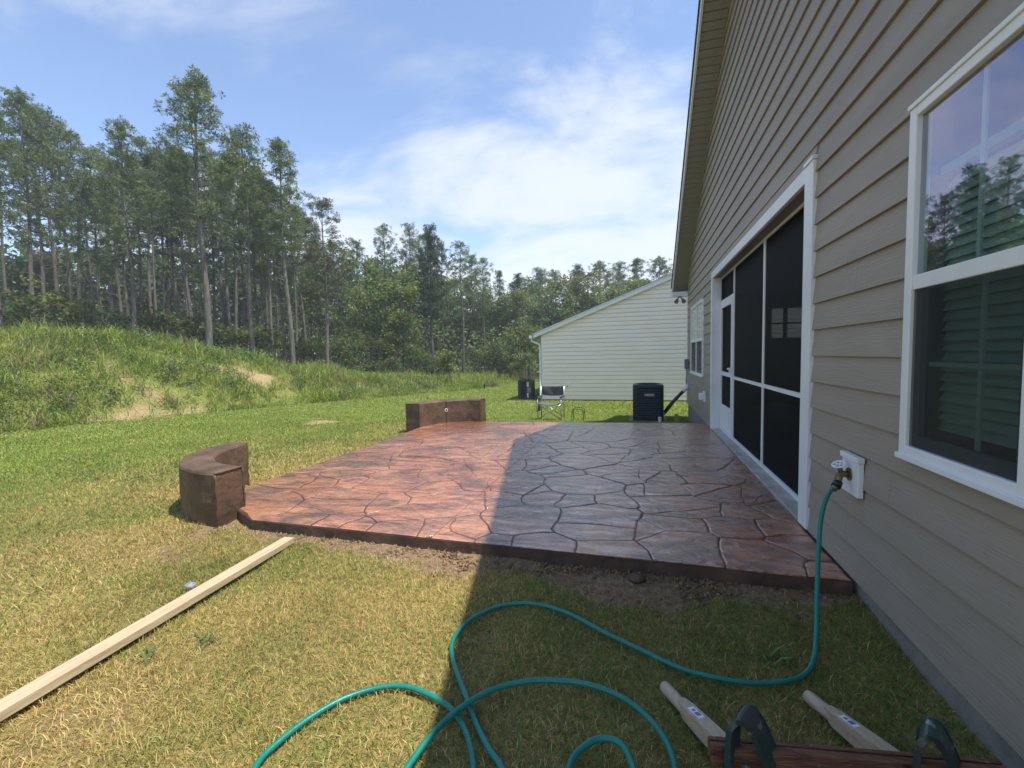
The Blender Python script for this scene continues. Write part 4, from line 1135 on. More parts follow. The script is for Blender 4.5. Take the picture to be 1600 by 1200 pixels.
# grey stone by the lumber
def rock(x, y, r, label, seed, mat='grey_stone'):
    rr = random.Random(seed)
    me = MB(); v = []; f = []
    ns, nt = 9, 6
    for i in range(nt + 1):
        th = math.pi * i / nt
        for j in range(ns):
            ph = 2 * math.pi * j / ns
            q = r * rr.uniform(0.75, 1.1)
            v.append((q * math.sin(th) * math.cos(ph) * 1.2, q * math.sin(th) * math.sin(ph), q * math.cos(th) * 0.7))
    for i in range(nt):
        for j in range(ns):
            f.append((i * ns + j, (i + 1) * ns + j, (i + 1) * ns + (j + 1) % ns, i * ns + (j + 1) % ns))
    o = me.add(v, f, True).build('stone_lump', MT[mat]); o.location = (x, y, Gs(x, y) + r * 0.35); tag(o, label, 'stone')
rock(-2.72, 2.06, 0.034, 'small grey stone on the grass beside the lumber', 3)
rock(-0.02, 2.74, 0.045, 'brown clod of earth at the foot of the patio edge', 4, 'slab_side')

# lumber
lum = MB()
far, nr = Vector((-2.555, 2.715, 0.0)), Vector((-2.40, 0.35, 0.0))
ax_ = (far - nr).normalized(); sd = Vector((ax_.y, -ax_.x, 0))
mid = (far + nr) / 2
lo = lum.obox((0, 0, 0), sd * 0.043, ax_ * ((far - nr).length / 2), Vector((0, 0, 0.021))).build('lumber', MT['pine_board'], bevel=0.003)
lo.location = mid + Vector((0, 0, 0.055)); lo.rotation_euler = (math.radians(0.3), 0, 0)
tag(lo, 'long pale pine lumber board lying on the grass toward the patio corner', 'board')

# ------------------------------------------------------------------ garden hose
H1 = [(1.067, 2.86, 0.682), (0.995, 2.81, 0.609), (0.947, 2.75, 0.501), (0.904, 2.65, 0.361), (0.858, 2.52, 0.214), (0.805, 2.36, 0.102), (0.743, 2.2, 0.043), (0.682, 2.113, 0.02), (0.595, 2.047, 0.02), (0.463, 1.998, 0.02), (0.313, 1.987, 0.02), (0.161, 2.021, 0.02), (-0.002, 2.099, 0.02), (-0.188, 2.203, 0.02), (-0.365, 2.307, 0.02), (-0.516, 2.358, 0.02), (-0.661, 2.349, 0.02), (-0.785, 2.266, 0.02), (-0.867, 2.134, 0.02), (-0.889, 1.989, 0.02), (-0.859, 1.872, 0.02), (-0.774, 1.74, 0.02), (-0.679, 1.614, 0.02), (-0.597, 1.505, 0.02), (-0.514, 1.413, 0.02), (-0.449, 1.354, 0.02)]
H2 = [(-1.274, 1.15, 0.02), (-1.271, 1.262, 0.02), (-1.234, 1.386, 0.02), (-1.17, 1.498, 0.02), (-1.071, 1.578, 0.02), (-0.969, 1.612, 0.02), (-0.842, 1.597, 0.02), (-0.722, 1.552, 0.02), (-0.638, 1.479, 0.02), (-0.585, 1.408, 0.02), (-0.543, 1.33, 0.02)]
H3 = [(-0.749, 1.268, 0.045), (-0.724, 1.413, 0.045), (-0.675, 1.539, 0.045), (-0.583, 1.659, 0.045), (-0.468, 1.737, 0.045), (-0.338, 1.774, 0.045), (-0.206, 1.782, 0.045), (-0.076, 1.748, 0.045), (0.021, 1.675, 0.045), (0.085, 1.582, 0.045), (0.109, 1.475, 0.045)]
H4 = [(-0.227, 1.393, 0.05), (-0.204, 1.461, 0.05), (-0.155, 1.519, 0.05), (-0.1, 1.536, 0.05), (-0.056, 1.513, 0.05), (-0.022, 1.435, 0.05)]
path = [(1.062, 2.861, 0.673)] + H1[1:] + [(-0.36, 1.22, 0.02), (-0.30, 1.15, 0.03), (-0.245, 1.22, 0.04)] + H4 + [(-0.005, 1.36, 0.045), (0.05, 1.28, 0.04), (0.105, 1.36, 0.04)] + H3[::-1] + \
       [(-0.76, 1.15, 0.03), (-0.85, 1.02, 0.02), (-1.02, 0.95, 0.02), (-1.19, 1.02, 0.02)] + H2 + [(-0.50, 1.2, 0.02), (-0.48, 1.05, 0.02), (-0.5, 0.8, 0.02)]
def catmull(P_, per=6):
    P_ = [Vector(p) for p in P_]; out = []
    for i in range(len(P_) - 1):
        p0, p1, p2, p3 = P_[max(i - 1, 0)], P_[i], P_[i + 1], P_[min(i + 2, len(P_) - 1)]
        for t in range(per):
            s = t / per
            out.append(0.5 * ((2 * p1) + (p2 - p0) * s + (2 * p0 - 5 * p1 + 4 * p2 - p3) * s * s + (3 * p1 - p0 - 3 * p2 + p3) * s ** 3))
    return out + [P_[-1]]
sp = catmull(path)
for p in sp:
    if p.z < 0.3 and p.y < 2.4: p.z = max(p.z + 0.004, 0.020) + 0.006 * float(vnoise(p.x * 6, p.y * 6, 3))
hose = empty('garden_hose', (0.0, 1.6, 0.0))
tag(hose, 'green garden hose looping over the grass from the wall tap', 'hose')
MB().tube(sp, 0.0112, 12).build('tube', MT['hose'], hose)
MB().tube([(1.063, 2.863, 0.678), (1.055, 2.854, 0.664), (1.045, 2.844, 0.655)], 0.024, 10).build('coupling', MT['black_plastic'], hose)
MB().tube([(1.047, 2.846, 0.657), (1.03, 2.832, 0.642)], 0.017, 10).build('collar', MT['brass'], hose)

# ------------------------------------------------------------------ upturned wheelbarrow
wb = empty('wheelbarrow', (0.55, 1.4, 0.0))
tag(wb, 'upturned wheelbarrow with pale wooden handles and worn green legs by the wall', 'wheelbarrow')
def handle(p0, p1, p2, z0_, z1_):
    """round grip p0-p1, square shaft p1-p2"""
    a, b, c = Vector((*p0, z0_)), Vector((*p1, z0_ + 0.012)), Vector((*p2, z1_))
    d = (b - a).normalized()
    g = [a - d * 0.006, a, a + d * 0.02, b - d * 0.03, b + d * 0.02]
    grip = MB().tube(g, [0.014, 0.022, 0.0245, 0.024, 0.0235], 14)
    d2 = (c - b).normalized(); s = d2.cross(Vector((0, 0, 1))).normalized(); u = s.cross(d2)
    v = []; 
    for p, wv, hv in ((b - d2 * 0.012, 0.016, 0.016), (b + d2 * 0.03, 0.0245, 0.0245), (b + d2 * 0.14, 0.0255, 0.030), (c, 0.0255, 0.030)):
        for aa, bbq in ((-1, -1), (1, -1), (1, 1), (-1, 1)): v.append(p + s * aa * wv + u * bbq * hv + (u * (0.0245 - hv)))
    f = [(0, 3, 2, 1), (12, 13, 14, 15)] + [(i * 4 + k, i * 4 + (k + 1) % 4, i * 4 + 4 + (k + 1) % 4, i * 4 + 4 + k) for i in range(3) for k in range(4)]
    h = grip.add(v, f).build('handle', MT['ash_wood'], wb)
    sc = b + d2 * 0.085 + u * 0.0252
    st_ = MB().obox(sc, s * 0.0125, d2 * 0.034, u * 0.0007).build('sticker', MT['sticker'], h)
    MB().obox(sc + u * 0.0012 + d2 * 0.010, s * 0.009, d2 * 0.010, u * 0.0004).obox(sc + u * 0.0012 - d2 * 0.014, s * 0.006, d2 * 0.006, u * 0.0004).build('sticker_print', MT['sticker_print'], h)
handle((0.095, 1.875), (0.158, 1.765), (0.44, 1.27), 0.035, 0.15)
handle((0.64, 1.955), (0.685, 1.855), (0.90, 1.35), 0.04, 0.16)
pd = Vector((0.685, 0.105, 0.0)).normalized(); pn = Vector((-pd.y, pd.x, 0))
pc = Vector((0.205, 1.385, 0.0)) + pd * 0.40
MB().obox(pc + Vector((0, 0, 0.205)) + pn * 0.008, pd * 0.40, pn * 0.012, Vector((0, 0, 0.030))).obox(pc + Vector((0, 0, 0.197)) + pn * 0.0225, pd * 0.40, pn * 0.004, Vector((0, 0, 0.02))).obox(pc + Vector((0, 0, 0.203)) + pn * 0.034, pd * 0.40, pn * 0.007, Vector((0, 0, 0.030))).build('cross_plank', MT['brown_wood'], wb, bevel=0.003)
def leg(o, par):
    o = Vector(o)
    pts = [(0.0, 0.0, -0.20), (0.0, 0.0, 0.02), (0.004, 0.0, 0.14), (0.014, 0, 0.172), (0.034, 0.0, 0.182), (0.058, 0.0, 0.165), (0.088, 0.0, 0.105), (0.118, 0.0, 0.02), (0.138, 0.0, -0.09), (0.148, 0, -0.20)]
    P_ = [o + pd * p[0] + Vector((0, 0, p[2])) for p in catmull(pts, 3)]
    wv = (pn * 0.78 + pd * 0.62).normalized()
    l = MB().strap(P_, wv, 0.082, 0.004)
    for s in (-1, 1):
        l.strap([p + wv * (0.041 * s) + Vector((0, 0, -0.006)) for p in P_], wv, 0.004, 0.016)
    l.build('leg', MT['green_steel'], wb)
    bc = o + pd * 0.0 + Vector((0, 0, 0.03)) - pn * 0.030
    bo = MB().disc(bc + pd * 0.028 + Vector((0, 0, -0.005)), pn, 0.018, 0.006, 18).disc(bc + pd * 0.028 - pn * 0.004 + Vector((0, 0, -0.005)), pn, 0.008, 0.008, 6)
    bo.build('bolt', MT['zinc'], wb)
leg(pc - pd * 0.345 + pn * -0.012 + Vector((0, 0, 0.175)), wb)
leg(pc + pd * 0.150 + pn * -0.012 + Vector((0, 0, 0.175)), wb)
# tray lying upside down and the wheel, towards the photographer
t0 = Vector((0.72, 0.80, 0.0)); td = Vector((0.42, -0.9, 0)).normalized(); ts_ = Vector((0.9, 0.42, 0)).normalized()
def ringp(w1, l0_, l1_, z): return [t0 - ts_ * w1 + td * l0_ + Vector((0, 0, z)), t0 + ts_ * w1 + td * l0_ + Vector((0, 0, z)), t0 + ts_ * w1 * .8 + td * l1_ + Vector((0, 0, z)), t0 - ts_ * w1 * .8 + td * l1_ + Vector((0, 0, z))]
v = ringp(0.30, -0.36, 0.45, 0.005) + ringp(0.28, -0.34, 0.43, 0.02) + ringp(0.2, -0.25, 0.3, 0.17)
MB().add(v, [(0, 1, 5, 4), (1, 2, 6, 5), (2, 3, 7, 6), (3, 0, 4, 7), (4, 5, 9, 8), (5, 6, 10, 9), (6, 7, 11, 10), (7, 4, 8, 11), (8, 9, 10, 11)]).build('tray', MT['green_steel'], wb, bevel=0.01)
wc = t0 + td * 0.62 + Vector((0, 0, 0.2))
wl_ = MB().ring(wc, ts_, 0.15, 0.045, 24, 8).build('tyre', MT['black_plastic'], wb)
MB().disc(wc, ts_, 0.11, 0.04, 18).build('rim', MT['zinc'], wb)

# ------------------------------------------------------------------ lawn grass
def blades(n, x, y, z, length, width, col, lean, bend=0.5, seed=1):
    """n grass blades of two segments; returns verts, tris, colours"""
    r = np.random.default_rng(seed)
    az = r.uniform(0, 2 * np.pi, n); fz = r.uniform(0, 2 * np.pi, n)
    ln = np.asarray(length) * np.ones(n); wd = np.asarray(width) * np.ones(n); le = np.asarray(lean) * np.ones(n)
    dx, dy = np.cos(az), np.sin(az)
    wx, wy = np.cos(fz), np.sin(fz)
    b = np.stack([x, y, z], 1)
    h1 = ln * 0.55; le2 = np.clip(le + bend * r.uniform(0.3, 1.2, n), 0, 1.9)
    m = b + np.stack([dx * np.sin(le) * h1, dy * np.sin(le) * h1, np.cos(le) * h1], 1)
    t = m + np.stack([dx * np.sin(le2) * (ln - h1), dy * np.sin(le2) * (ln - h1), np.cos(le2) * (ln - h1)], 1)
    w = np.stack([wx, wy, np.zeros(n)], 1) * (wd[:, None] / 2)
    V = np.stack([b - w, b + w, m - w * 0.8, m + w * 0.8, t], 1)
    i0 = np.arange(n)[:, None] * 5
    T = np.concatenate([i0 + np.array([0, 1, 3]), i0 + np.array([0, 3, 2]), i0 + np.array([2, 3, 4])], 1).reshape(-1, 3)
    C = np.repeat(col[:, None, :], 5, 1)
    C = C * np.array([0.8, 0.8, 1.0, 1.0, 1.1])[None, :, None]
    return V.reshape(-1, 3), T, C.reshape(-1, 3)
def join(parts):
    V, T, C = [], [], []; o = 0
    for v, t, c in parts:
        V.append(v); T.append(t + o); C.append(c); o += len(v)
    return np.concatenate(V), np.concatenate(T), np.concatenate(C)

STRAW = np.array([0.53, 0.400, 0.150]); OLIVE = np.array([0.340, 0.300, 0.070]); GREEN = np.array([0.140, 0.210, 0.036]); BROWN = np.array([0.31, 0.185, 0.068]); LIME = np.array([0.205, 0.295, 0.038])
def grass_colour(x, y, r):
    n = len(x)
    dist = np.hypot(x, y)
    g = 0.46 + 1.5 * (fbm(x * 0.8, y * 0.8, 71) - 0.5) + 0.8 * (fbm(x * 3.5, y * 3.5, 72) - 0.5)
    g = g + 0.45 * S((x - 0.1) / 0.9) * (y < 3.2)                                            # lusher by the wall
    g = g + 0.60 * S((0.75 - np.hypot((x + 4.5) / 0.75, (y - 2.85) / 0.55)) / 0.5)           # green tuft area by the near bench
    g = g + 0.85 * S((dist - 5.0) / 4.2) - 0.55 * S((1.3 - np.abs(x + 4.6) ) / 1.3) * (y > 3.4) * (y < 9)  # trampled along the patio
    g = g - 0.5 * S((0.8 - (y - 8.5)) / 0.9) * (y > 8.2) * (x > -3.2)
    g = g - 0.45 * S((0.7 - np.hypot((x + 2.24) / 0.8, (y - 1.12) / 0.6)) / 0.5)
    q = r.uniform(0, 1, n)
    g = np.clip(g, 0.02, 0.97)
    far = S((dist - 6) / 6)[:, None]
    c_green = GREEN * (1 - far) + LIME * far
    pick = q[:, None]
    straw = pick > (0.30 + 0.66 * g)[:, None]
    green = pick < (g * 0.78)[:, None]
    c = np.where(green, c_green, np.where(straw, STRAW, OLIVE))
    br = (r.uniform(0, 1, n) < 0.13 * (1 - g))[:, None]
    c = np.where(br, BROWN, c)
    return c * r.uniform(0.75, 1.25, (n, 1)) * (0.72 + 0.56 * fbm(x * 1.7, y * 1.7, 78))[:, None] * (0.88 + 0.24 * r.uniform(0, 1, (n, 3)))
def lawn_band(x0, x1, y0, y1, dens, ln, wd, seed, cond=None):
    r = np.random.default_rng(seed)
    n = int((x1 - x0) * (y1 - y0) * dens)
    x = r.uniform(x0, x1, n); y = r.uniform(y0, y1, n)
    keep = ~in_slab(x, y, 0.01) & ~((x > 1.165) & (y > 0.9) & (y < 12.1)) & ~((y > 16.45) & (x > -3.6))
    keep &= (bank_d(x, y) < 0.05 + 0.35 * (fbm(x * 2, y * 2, 91) - 0.3)) & (r.uniform(0, 1, n) > 0.93 * np.clip(dirt(x, y), 0, 1))
    keep &= ~((np.hypot(x + 3.4, y - 4.0) < 1.16) & (np.hypot(x + 3.4, y - 4.0) > 0.88) & (x < -3.4) & (y < 4.0))
    keep &= ~((np.hypot(x + 3.05, y - 7.46) < 1.16) & (np.hypot(x + 3.05, y - 7.46) > 0.88) & (x < -3.05) & (y > 7.46))
    if cond is not None: keep &= cond(x, y)
    x, y = x[keep], y[keep]; n = len(x)
    z = G(x, y) - 0.004
    clump = 0.55 + 0.9 * fbm(x * 7, y * 7, 95)
    L = r.uniform(*ln, n) * clump
    W = r.uniform(*wd, n)
    lean = r.uniform(0.25, 1.25, n)
    return blades(n, x, y, z, L, W, grass_colour(x, y, r), lean, 0.6, seed + 1)
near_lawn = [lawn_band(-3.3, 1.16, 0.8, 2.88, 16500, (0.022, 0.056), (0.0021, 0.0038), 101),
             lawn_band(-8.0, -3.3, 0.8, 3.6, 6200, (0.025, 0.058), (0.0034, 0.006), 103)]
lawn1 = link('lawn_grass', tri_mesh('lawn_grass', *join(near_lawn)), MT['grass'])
tag(lawn1, 'dry yellow-green lawn grass in front of the patio', 'grass', kind='stuff')
far_lawn = [lawn_band(-10, -3.3, 3.6, 9.0, 2600, (0.03, 0.07), (0.0055, 0.010), 105),
            lawn_band(-14.5, -10, 0.5, 12, 700, (0.035, 0.07), (0.010, 0.018), 107),
            lawn_band(-10, 1.4, 8.2, 13, 1300, (0.03, 0.06), (0.007, 0.013), 109, lambda x, y: ~((x < -3.3) & (y < 9.0))),
            lawn_band(-13, 3, 12, 29, 480, (0.04, 0.07), (0.013, 0.026), 111, lambda x, y: (y > 13) | (x < -10))]
lawn2 = link('lawn_grass', tri_mesh('far_lawn_grass', *join(far_lawn)), MT['grass'])
tag(lawn2, 'short green lawn grass behind and left of the patio', 'grass', kind='stuff')

# crumbled soil along the patio edge
def clods(n, seed):
    r = np.random.default_rng(seed)
    x = r.uniform(-3.5, 1.1, n * 4); y = 2.87 - np.abs(r.normal(0, 0.26, n * 4))
    k = dirt(x, y) > 0.45
    x, y = x[k][:n], y[k][:n]; n = len(x)
    s = 0.004 + 0.016 * r.uniform(0, 1, n) ** 3
    o = np.array([[1, 0, 0], [0, 1, 0], [-1, 0, 0], [0, -1, 0], [0, 0, 0.8], [0, 0, -0.6]])
    V = o[None] * s[:, None, None] * r.uniform(0.6, 1.3, (n, 6, 3))
    a = r.uniform(0, 6.28, n); c, q = np.cos(a)[:, None], np.sin(a)[:, None]
    V = np.stack([V[..., 0] * c - V[..., 1] * q, V[..., 0] * q + V[..., 1] * c, V[..., 2]], -1) + np.stack([x, y, G(x, y) - 0.012 + s * 0.2], 1)[:, None]
    t = np.array([[0, 1, 4], [1, 2, 4], [2, 3, 4], [3, 0, 4], [1, 0, 5], [2, 1, 5], [3, 2, 5], [0, 3, 5]])
    T = (np.arange(n)[:, None, None] * 6 + t[None]).reshape(-1, 3)
    C = np.repeat((np.array([0.20, 0.13, 0.078])[None] * r.uniform(0.5, 1.4, (n, 1)))[:, None], 6, 1)
    return V.reshape(-1, 3), T, C.reshape(-1, 3)
cl_ = link('soil_crumbs', tri_mesh('soil_crumbs', *clods(5000, 151)), leaf_material('crumbled_soil', 0.0, 0.95, 0.1))
tag(cl_, 'loose brown soil crumbs along the foot of the patio edge', 'soil', kind='stuff')

# weeds on the earth bank
def bank_weeds(n, seed):
    r = np.random.default_rng(seed)
    y = r.uniform(0, 26, n); d = r.uniform(-0.25, 8.5, n)
    x = np.interp(y, BASE_Y, BASE_X) - d
    bare = np.clip(bank_bare(x, y), 0, 1)
    keep = (r.uniform(0, 1, n) > 0.94 * bare) & (fbm(x * 0.8, y * 0.8, 131) + 0.25 * r.uniform(-1, 1, n) > 0.30)
    x, y, d = x[keep], y[keep], d[keep]; n = len(x)
    z = G(x, y) - 0.01
    tall = fbm(x * 0.7, y * 0.7, 133)
    k = 16
    h = (0.16 + 0.80 * tall ** 1.4) * r.uniform(0.6, 1.4, n) * (0.75 + 0.25 * S(d / 1.5))
    tone = np.clip(fbm(x * 1.1, y * 1.1, 137) * 1.6 - 0.3 + r.uniform(-0.25, 0.25, n), 0, 1)[:, None]
    base = np.array([0.15, 0.22, 0.038]) * (1 - tone) + np.array([0.29, 0.36, 0.050]) * tone
    dry = (r.uniform(0, 1, n) < 0.07 + 0.20 * S((fbm(x * 0.6, y * 0.6, 139) - 0.5) / 0.15))[:, None]
    base = np.where(dry, np.array([0.27, 0.21, 0.10]), base)
    rep = lambda a: np.repeat(a, k, 0)
    m = n * k
    bx = rep(x) + r.normal(0, 0.07, m); by = rep(y) + r.normal(0, 0.07, m)
    lift = rep(h) * r.uniform(0, 0.55, m)
    col = rep(base) * r.uniform(0.7, 1.3, (m, 1))
    return blades(m, bx, by, rep(z) + lift, rep(h) * r.uniform(0.35, 0.8, m), r.uniform(0.007, 0.020, m), col, r.uniform(0.05, 1.25, m), 0.7, seed + 3)
# ------------------------------------------------------------------ foliage builders
def leaves(centres, nper, spread, size, cols, seed, needle=False, up=0.3):
    """leaf faces around clump centres"""
    r = np.random.default_rng(seed)
    c = np.repeat(np.asarray(centres, float), nper, 0); m = len(c)
    sp_ = np.repeat(np.asarray(spread) * np.ones(len(centres)), nper)[:, None]
    col = np.repeat(np.asarray(cols, float), nper, 0) * r.uniform(0.72, 1.32, (m, 1))
    dr_ = r.normal(0, 1, (m, 3)); dr_[:, 2] += up; dr_ /= np.linalg.norm(dr_, axis=1)[:, None] + 1e-9
    if needle:
        b = c + dr_ * 0.02
        L = r.uniform(size[0], size[1], m)[:, None]
        t = b + dr_ * L
        s = np.cross(dr_, r.normal(0, 1, (m, 3))); s /= np.linalg.norm(s, axis=1)[:, None] + 1e-9
        w = s * L * 0.085
        mid = b + dr_ * L * 0.6
        V = np.stack([b, mid - w, mid + w, t], 1)
        i0 = np.arange(m)[:, None] * 4
        T = np.concatenate([i0 + np.array([0, 1, 2]), i0 + np.array([1, 3, 2])], 1).reshape(-1, 3)
        C = np.repeat(col[:, None, :], 4, 1)
    else:
        p = c + r.normal(0, 1, (m, 3)) * sp_ * np.array([1, 1, 0.75])
        a = r.normal(0, 1, (m, 3)); a /= np.linalg.norm(a, axis=1)[:, None]
        nrm = r.normal(0, 1, (m, 3)); nrm[:, 2] += 0.9
        s = np.cross(a, nrm); s /= np.linalg.norm(s, axis=1)[:, None] + 1e-9
        a = np.cross(nrm, s); a /= np.linalg.norm(a, axis=1)[:, None] + 1e-9
        L = r.uniform(size[0], size[1], m)[:, None]
        V = np.stack([p - a * L * 0.5, p + s * L * 0.33, p + a * L * 0.5, p - s * L * 0.33], 1)
        i0 = np.arange(m)[:, None] * 4
        T = np.concatenate([i0 + np.array([0, 1, 2]), i0 + np.array([0, 2, 3])], 1).reshape(-1, 3)
        C = np.repeat(col[:, None, :], 4, 1)
    return V.reshape(-1, 3), T, C.reshape(-1, 3)

wv_, wt_, wc_ = bank_weeds(13500, 201)
r = np.random.default_rng(209)
by_ = r.uniform(4, 24, 800); bd_ = r.uniform(0.0, 7.0, 800); bx_ = np.interp(by_, BASE_Y, BASE_X) - bd_
kb = (fbm(bx_ * 0.9, by_ * 0.9, 141) > 0.48) & (bank_bare(bx_, by_) < 0.3)
bx_, by_ = bx_[kb], by_[kb]
bc_ = np.stack([bx_, by_, G(bx_, by_) + r.uniform(0.05, 0.3, len(bx_))], 1)
lv_ = leaves(bc_, 130, r.uniform(0.10, 0.22, len(bx_)), (0.03, 0.075), np.array([0.12, 0.175, 0.045])[None] * r.uniform(0.6, 1.35, (len(bx_), 1)), 211)
wv_, wt_, wc_ = join([(wv_, wt_, wc_), lv_])
wds = link('bank_weeds', tri_mesh('bank_weeds', wv_, wt_, wc_), MT['grass'])
tag(wds, 'rank yellow-green weeds covering the earth bank at left', 'weeds', kind='stuff')

def pine_meshes(seed, H=12.0, cb=0.45, spread=1.7, r0=0.105, dens=1.0, tint=(0.148, 0.190, 0.070), brown=0.0):
    rr = random.Random(seed)
    tb = MB()
    bx, by = rr.uniform(-0.25, 0.25), rr.uniform(-0.25, 0.25)
    def axis_(t): return Vector((bx * math.sin(t * 2.4) * 0.6 * t + 0.05 * math.sin(t * 9 + seed), by * math.sin(t * 2.1) * 0.6 * t + 0.05 * math.cos(t * 8 + seed), H * t))
    pts = [axis_(i / 12) for i in range(13)]; pts[0].z = -0.6
    tb.tube(pts, [r0 * (1.12 if i == 0 else 1) * (1 - 0.88 * (i / 12) ** 1.15) for i in range(13)], 8, False)
    cen, cc_ = [], []
    t = cb
    # dead stubs below the crown
    for _ in range(7):
        q = rr.uniform(cb * 0.55, cb); p = axis_(q); az = rr.uniform(0, 6.28); L = rr.uniform(0.3, 0.9)
        tb.tube([p, p + Vector((math.cos(az) * L, math.sin(az) * L, rr.uniform(-0.1, 0.25) * L))], [0.022, 0.008], 4, False)
    while t < 0.985:
        u = (t - cb) / (1 - cb)
        prof = (0.42 + 1.35 * u) if u < 0.30 else math.sqrt(max(0.02, 1 - ((u - 0.30) / 0.74) ** 2)) * 0.9
        prof *= (0.62 + 0.38 * (1 - u))
        nb_ = rr.choice((2, 3, 3, 4))
        a0 = rr.uniform(0, 6.28)
        for k in range(nb_):
            if rr.random() < 0.12: continue
            az = a0 + k * 6.283 / nb_ + rr.uniform(-0.4, 0.4)
            L = spread * prof * rr.uniform(0.55, 1.2)
            el = math.radians(rr.uniform(-6, 14) + 46 * u)
            p0 = axis_(t); d = Vector((math.cos(az) * math.cos(el), math.sin(az) * math.cos(el), math.sin(el)))
            q1 = p0 + d * L * 0.55 + Vector((0, 0, -0.03 * L)); q2 = p0 + d * L + Vector((0, 0, 0.16 * L))
            tb.tube([p0, q1, q2], [0.035 * (1 - 0.6 * u), 0.022 * (1 - 0.5 * u), 0.009], 4, False)
            nt = max(4, int((4.0 + 8.5 * L) * dens))
            for j in range(nt):
                s = 1.06 - 0.66 * rr.random() ** 1.35
                base = (p0.lerp(q1, s / 0.55) if s < 0.55 else q1.lerp(q2, (s - 0.55) / 0.45))
                off = Vector((max(-1.7, min(1.7, rr.gauss(0, 1))), max(-1.7, min(1.7, rr.gauss(0, 1))), max(-1, min(1.4, rr.gauss(0.25, 0.6))))) * (0.16 * L ** 0.5 + 0.04)
                cen.append(base + off)
                f_ = rr.uniform(0.7, 1.25)
                if rr.random() < brown: cc_.append((0.19 * f_, 0.13 * f_, 0.07 * f_))
                else: cc_.append((tint[0] * f_, tint[1] * f_, tint[2] * f_))
        t += rr.uniform(0.022, 0.040)
    for j in range(10):
        cen.append(axis_(0.985) + Vector((rr.gauss(0, 0.16), rr.gauss(0, 0.16), rr.uniform(-0.3, 0.25)))); cc_.append(tint)
    tm = tb.mesh('pine_trunk'); tm.materials.append(MT['bark'])
    cm = tri_mesh('pine_crown', *leaves(cen, 30, 0.1, (0.09, 0.20), cc_, seed + 50, True, 0.3)); cm.materials.append(MT['needle'])
    return tm, cm, max(v.co.z for v in cm.vertices)

def broad_meshes(seed, H=8.0, R=2.3, n_cl=75, nper=62, leaf=(0.11, 0.22), tint=(0.13, 0.185, 0.052), low=0.18, r0=0.11):
    rr = random.Random(seed)
    tb = MB()
    top = Vector((rr.uniform(-0.4, 0.4), rr.uniform(-0.4, 0.4), H * 0.85))
    pts = [Vector((0, 0, -0.5)), Vector((0.05, 0.03, H * 0.2)), Vector((top.x * 0.5, top.y * 0.4, H * 0.5)), top]
    tb.tube(pts, [r0, r0 * 0.8, r0 * 0.5, r0 * 0.15], 7, False)
    lobes = [(rr.uniform(-0.55, 0.55) * R, rr.uniform(-0.55, 0.55) * R, rr.uniform(low + 0.1, 0.86) * H, rr.uniform(0.42, 0.62) * R) for _ in range(9)]
    lobes.append((top.x, top.y, H * 0.86, 0.42 * R))
    cen, cc_ = [], []
    for _ in range(n_cl):
        lx, ly, lz, lr = rr.choice(lobes)
        d = Vector((rr.gauss(0, 1), rr.gauss(0, 1), rr.gauss(0.15, 0.9))).normalized() * lr * rr.uniform(0.55, 1.05)
        p = Vector((lx, ly, lz)) + d
        if p.z > H: p.z = H - rr.uniform(0, 0.4)
        if p.z < low * H: continue
        cen.append(p)
        f_ = rr.uniform(0.6, 1.4); y_ = rr.uniform(0.85, 1.3)
        cc_.append((tint[0] * f_ * y_, tint[1] * f_, tint[2] * f_))
        if rr.random() < 0.4:
            q = Vector((top.x * p.z / H * 0.5, top.y * p.z / H * 0.5, max(H * 0.12, p.z - 0.35 * (Vector((p.x, p.y)).length) - 0.3)))
            tb.tube([q, q.lerp(p, 0.6) + Vector((0, 0, 0.1)), p], [0.03, 0.018, 0.006], 4, False)
    tm = tb.mesh('broadleaf_trunk'); tm.materials.append(MT['bark_dark'])
    cm = tri_mesh('broadleaf_crown', *leaves(cen, nper, [rr.uniform(0.16, 0.34) * (R / 2.3) ** 0.5 for _ in cen], leaf, cc_, seed + 70)); cm.materials.append(MT['leaf'])
    return tm, cm, max(v.co.z for v in cm.vertices)

def plant_tree(name, meshes, x, y, ztop, label, cat, group, rz=None, sxy=1.0):
    tm, cm, H = meshes
    z0_ = Gs(x, y) - 0.03
    s = (ztop - z0_) / H
    root = empty(name, (x, y, z0_), random.uniform(0, 6.28) if rz is None else rz)
    root.scale = (s * sxy, s * sxy, s)
    tag(root, label, cat, group)
    link('trunk', tm, None, root, True); link('crown', cm, None, root, True)
    return root

